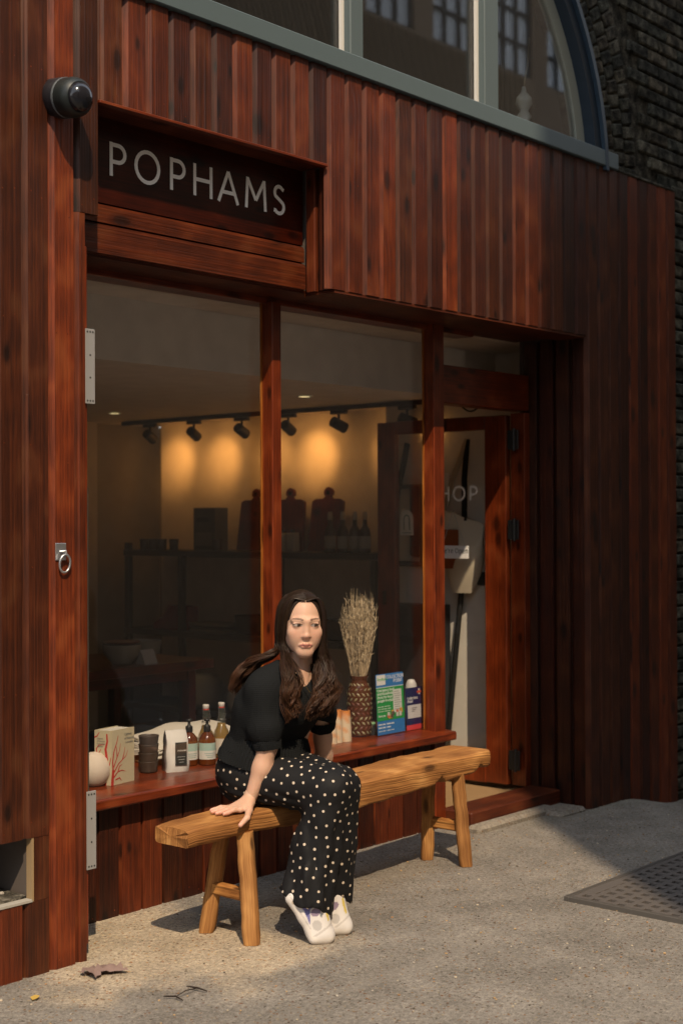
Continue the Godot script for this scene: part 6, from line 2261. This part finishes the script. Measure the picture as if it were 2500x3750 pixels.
func hair() -> void:
	var rg := RandomNumberGenerator.new()
	rg.seed = 12
	var b := MB.new()
	# close-fitting cap, open over the face
	var f := Field.new(V(-0.10, -0.12, -0.13), V(0.10, 0.14, 0.12), 0.005)
	f.ell(V(0, 0.036, -0.018), V(0.078, 0.089, 0.096), 0.01)
	f.ell(V(0, -0.04, -0.05), V(0.072, 0.08, 0.06), 0.03)
	f.ell(V(0.0, 0.0, 0.096), V(0.069, 0.112, 0.078), 0.006, Basis(), true)
	var g := f.nets()
	var cs := PackedColorArray()
	var vs: PackedVector3Array = g[0]
	for i in vs.size():
		vs[i] = HO + HB * vs[i]
		cs.append(Color(0.022, 0.013, 0.009))
	b.raw(vs, g[1], cs)
	# strands from a middle parting
	var clump := []
	for c in 76: clump.append([rg.randf(), rg.randf_range(-1.0, 1.0), rg.randf(), rg.randf() * TAU, rg.randf_range(0.0, 0.008), rg.randf_range(22.0, 30.0), rg.randf_range(0.007, 0.013), rg.randf()])
	for k in 1216:
		var cl: Array = clump[k % 76]
		var s := -1.0 if (k % 76) % 2 else 1.0
		var u := clampf(cl[0] + rg.randf_range(-0.07, 0.07), 0.0, 1.0)                 # 0 front of the parting, 1 crown/back
		var z0 := lerpf(0.060, -0.085, u)
		var y0 := 0.031 + 0.092 * sqrt(maxf(0.0, 1.0 - pow((z0 + 0.016) / 0.099, 2)))
		if u < 0.06: y0 -= 0.004
		var j: float = cl[1] + rg.randf_range(-0.35, 0.35)
		var lift: float = cl[4] + rg.randf_range(-0.003, 0.003)
		var pts := [hd(s * 0.0015, y0 + 0.001, z0)]
		pts.append(hd(s * (0.042 + lift), lerpf(0.096, 0.100, u), lerpf(0.053, -0.07, u)))
		pts.append(hd(s * (lerpf(0.064, 0.073, sm(0.0, 0.3, u)) + lift), 0.045 + 0.008 * j, lerpf(0.046, -0.075, u)))
		pts.append(hd(s * (lerpf(0.070, 0.079, sm(0.0, 0.3, u)) + lift), -0.03, lerpf(0.032, -0.08, u)))
		pts.append(hd(s * (lerpf(0.068, 0.077, sm(0.0, 0.3, u)) + lift), -0.085, lerpf(0.026, -0.075, u)))
		var hw: float = cl[2] + rg.randf_range(-0.12, 0.12)
		var tail := 0.0
		if s < 0:      # her right: partly over the shoulder in front, partly down the back
			if u < 0.42:
				pts.append(V(3.79 + 0.06 * hw, 0.965, 0.315 + 0.02 * j))
				pts.append(V(3.762 + 0.07 * hw, 0.90, 0.338 + 0.018 * j))
				pts.append(V(3.764 + 0.065 * hw, 0.84 + 0.02 * j, 0.345 + 0.012 * j))
				pts.append(V(3.772 + 0.05 * hw, 0.80 + 0.03 * j, 0.345 + 0.012 * j))
			else:
				pts.append(V(3.825 + 0.06 * hw, 1.005 + 0.015 * j, 0.215 - 0.04 * hw))
				pts.append(V(3.785 + 0.06 * hw, 0.970 + 0.022 * j, 0.155 - 0.03 * hw))
				pts.append(V(3.755 + 0.06 * hw, 0.930 + 0.028 * j, 0.110 - 0.02 * hw))
				pts.append(V(3.745 + 0.06 * hw, 0.875 + 0.03 * j, 0.085 - 0.02 * hw))
		else:
			if u < 0.62:
				pts.append(V(3.955 + 0.05 * hw, 0.965, 0.33 + 0.02 * j))
				pts.append(V(3.925 + 0.09 * hw, 0.90, 0.352 + 0.02 * j))
				pts.append(V(3.895 + 0.105 * hw, 0.845 + 0.015 * j, 0.358 + 0.018 * j))
				pts.append(V(3.875 + 0.10 * hw, 0.795 + 0.025 * j, 0.352 + 0.015 * j))
			else:
				pts.append(V(4.0 + 0.03 * hw, 0.97, 0.26 - 0.02 * hw))
				pts.append(V(3.99 + 0.05 * hw, 0.91, 0.30 + 0.03 * j))
				pts.append(V(3.96 + 0.07 * hw, 0.86, 0.335 + 0.015 * j))
				pts.append(V(3.94 + 0.07 * hw, 0.81 + 0.02 * j, 0.345))
		var ps := catmull(pts, 4)
		var ph: float = cl[3] + rg.randf_range(-0.35, 0.35)
		var jit := rg.randf_range(-0.008, 0.008)
		var stray := k % 14 == 0
		if stray: jit = rg.randf_range(-0.035, 0.035)
		var rs := []
		for i in ps.size():
			var t := i / float(ps.size() - 1)
			var amp: float = cl[6] * sm(0.32, 0.8, t)
			ps[i] += V(amp * sin(t * cl[5] + ph) + jit * t * t, 0, amp * cos(t * 23.0 + ph * 1.3) + jit * t * 0.6)
			rs.append(lerpf(0.0026, 0.0010, t) * (0.5 if i == 0 else 1.0) * (0.4 if stray else 1.0))
		var l := rg.randf_range(0.7, 1.45)
		var warm: float = cl[7]
		var base := Color(0.021, 0.0125, 0.0085) * l
		var rows := b.v.size()
		b.col = base
		b.tube(ps, rs, 5, false, 0.6)
		# ends are lighter and redder (grown-out dye)
		var per := 6
		for q in range(rows, b.v.size()):
			var t := float((q - rows) / per) / (ps.size() - 1)
			b.c[q] = base.lerp(Color(0.082, 0.035, 0.017) * l, sm(0.45, 1.0, t) * (0.4 + 0.6 * warm))
	part("hair", b, M.hair, who, "long wavy brown hair parted in the middle")

func lamps() -> void:
	var w := mat("warm_lamp", Color(0.9, 0.7, 0.4), 0.5)
	w.emission_enabled = true
	w.emission = Color(1.0, 0.7, 0.35)
	w.emission_energy_multiplier = 1.5
	var c := mat("cool_lamp", Color(0.9, 0.85, 0.7), 0.5)
	c.emission_enabled = true
	c.emission = Color(1.0, 0.9, 0.65)
	c.emission_energy_multiplier = 1.2
	mat("iron", Color(1, 1, 1), 0.6, 0.0, null, 0.4)
	var am := StandardMaterial3D.new()
	am.resource_name = "amber_glass"
	am.vertex_color_use_as_albedo = true
	am.albedo_color = Color(1, 1, 1)
	am.roughness = 0.08
	am.metallic_specular = 0.6
	M.amber = am
	M.oil = am.duplicate()
	M.oil.resource_name = "golden_oil"
	M.oil.roughness = 0.12

func _ready() -> void:
	rng.seed = 2024
	setup()
	materials()
	lamps()
	ground()
	shopfront()
	arch_window()
	brick_wall()
	opposite()
	interior()
	bench()
	woman()
	display()
	street_things()
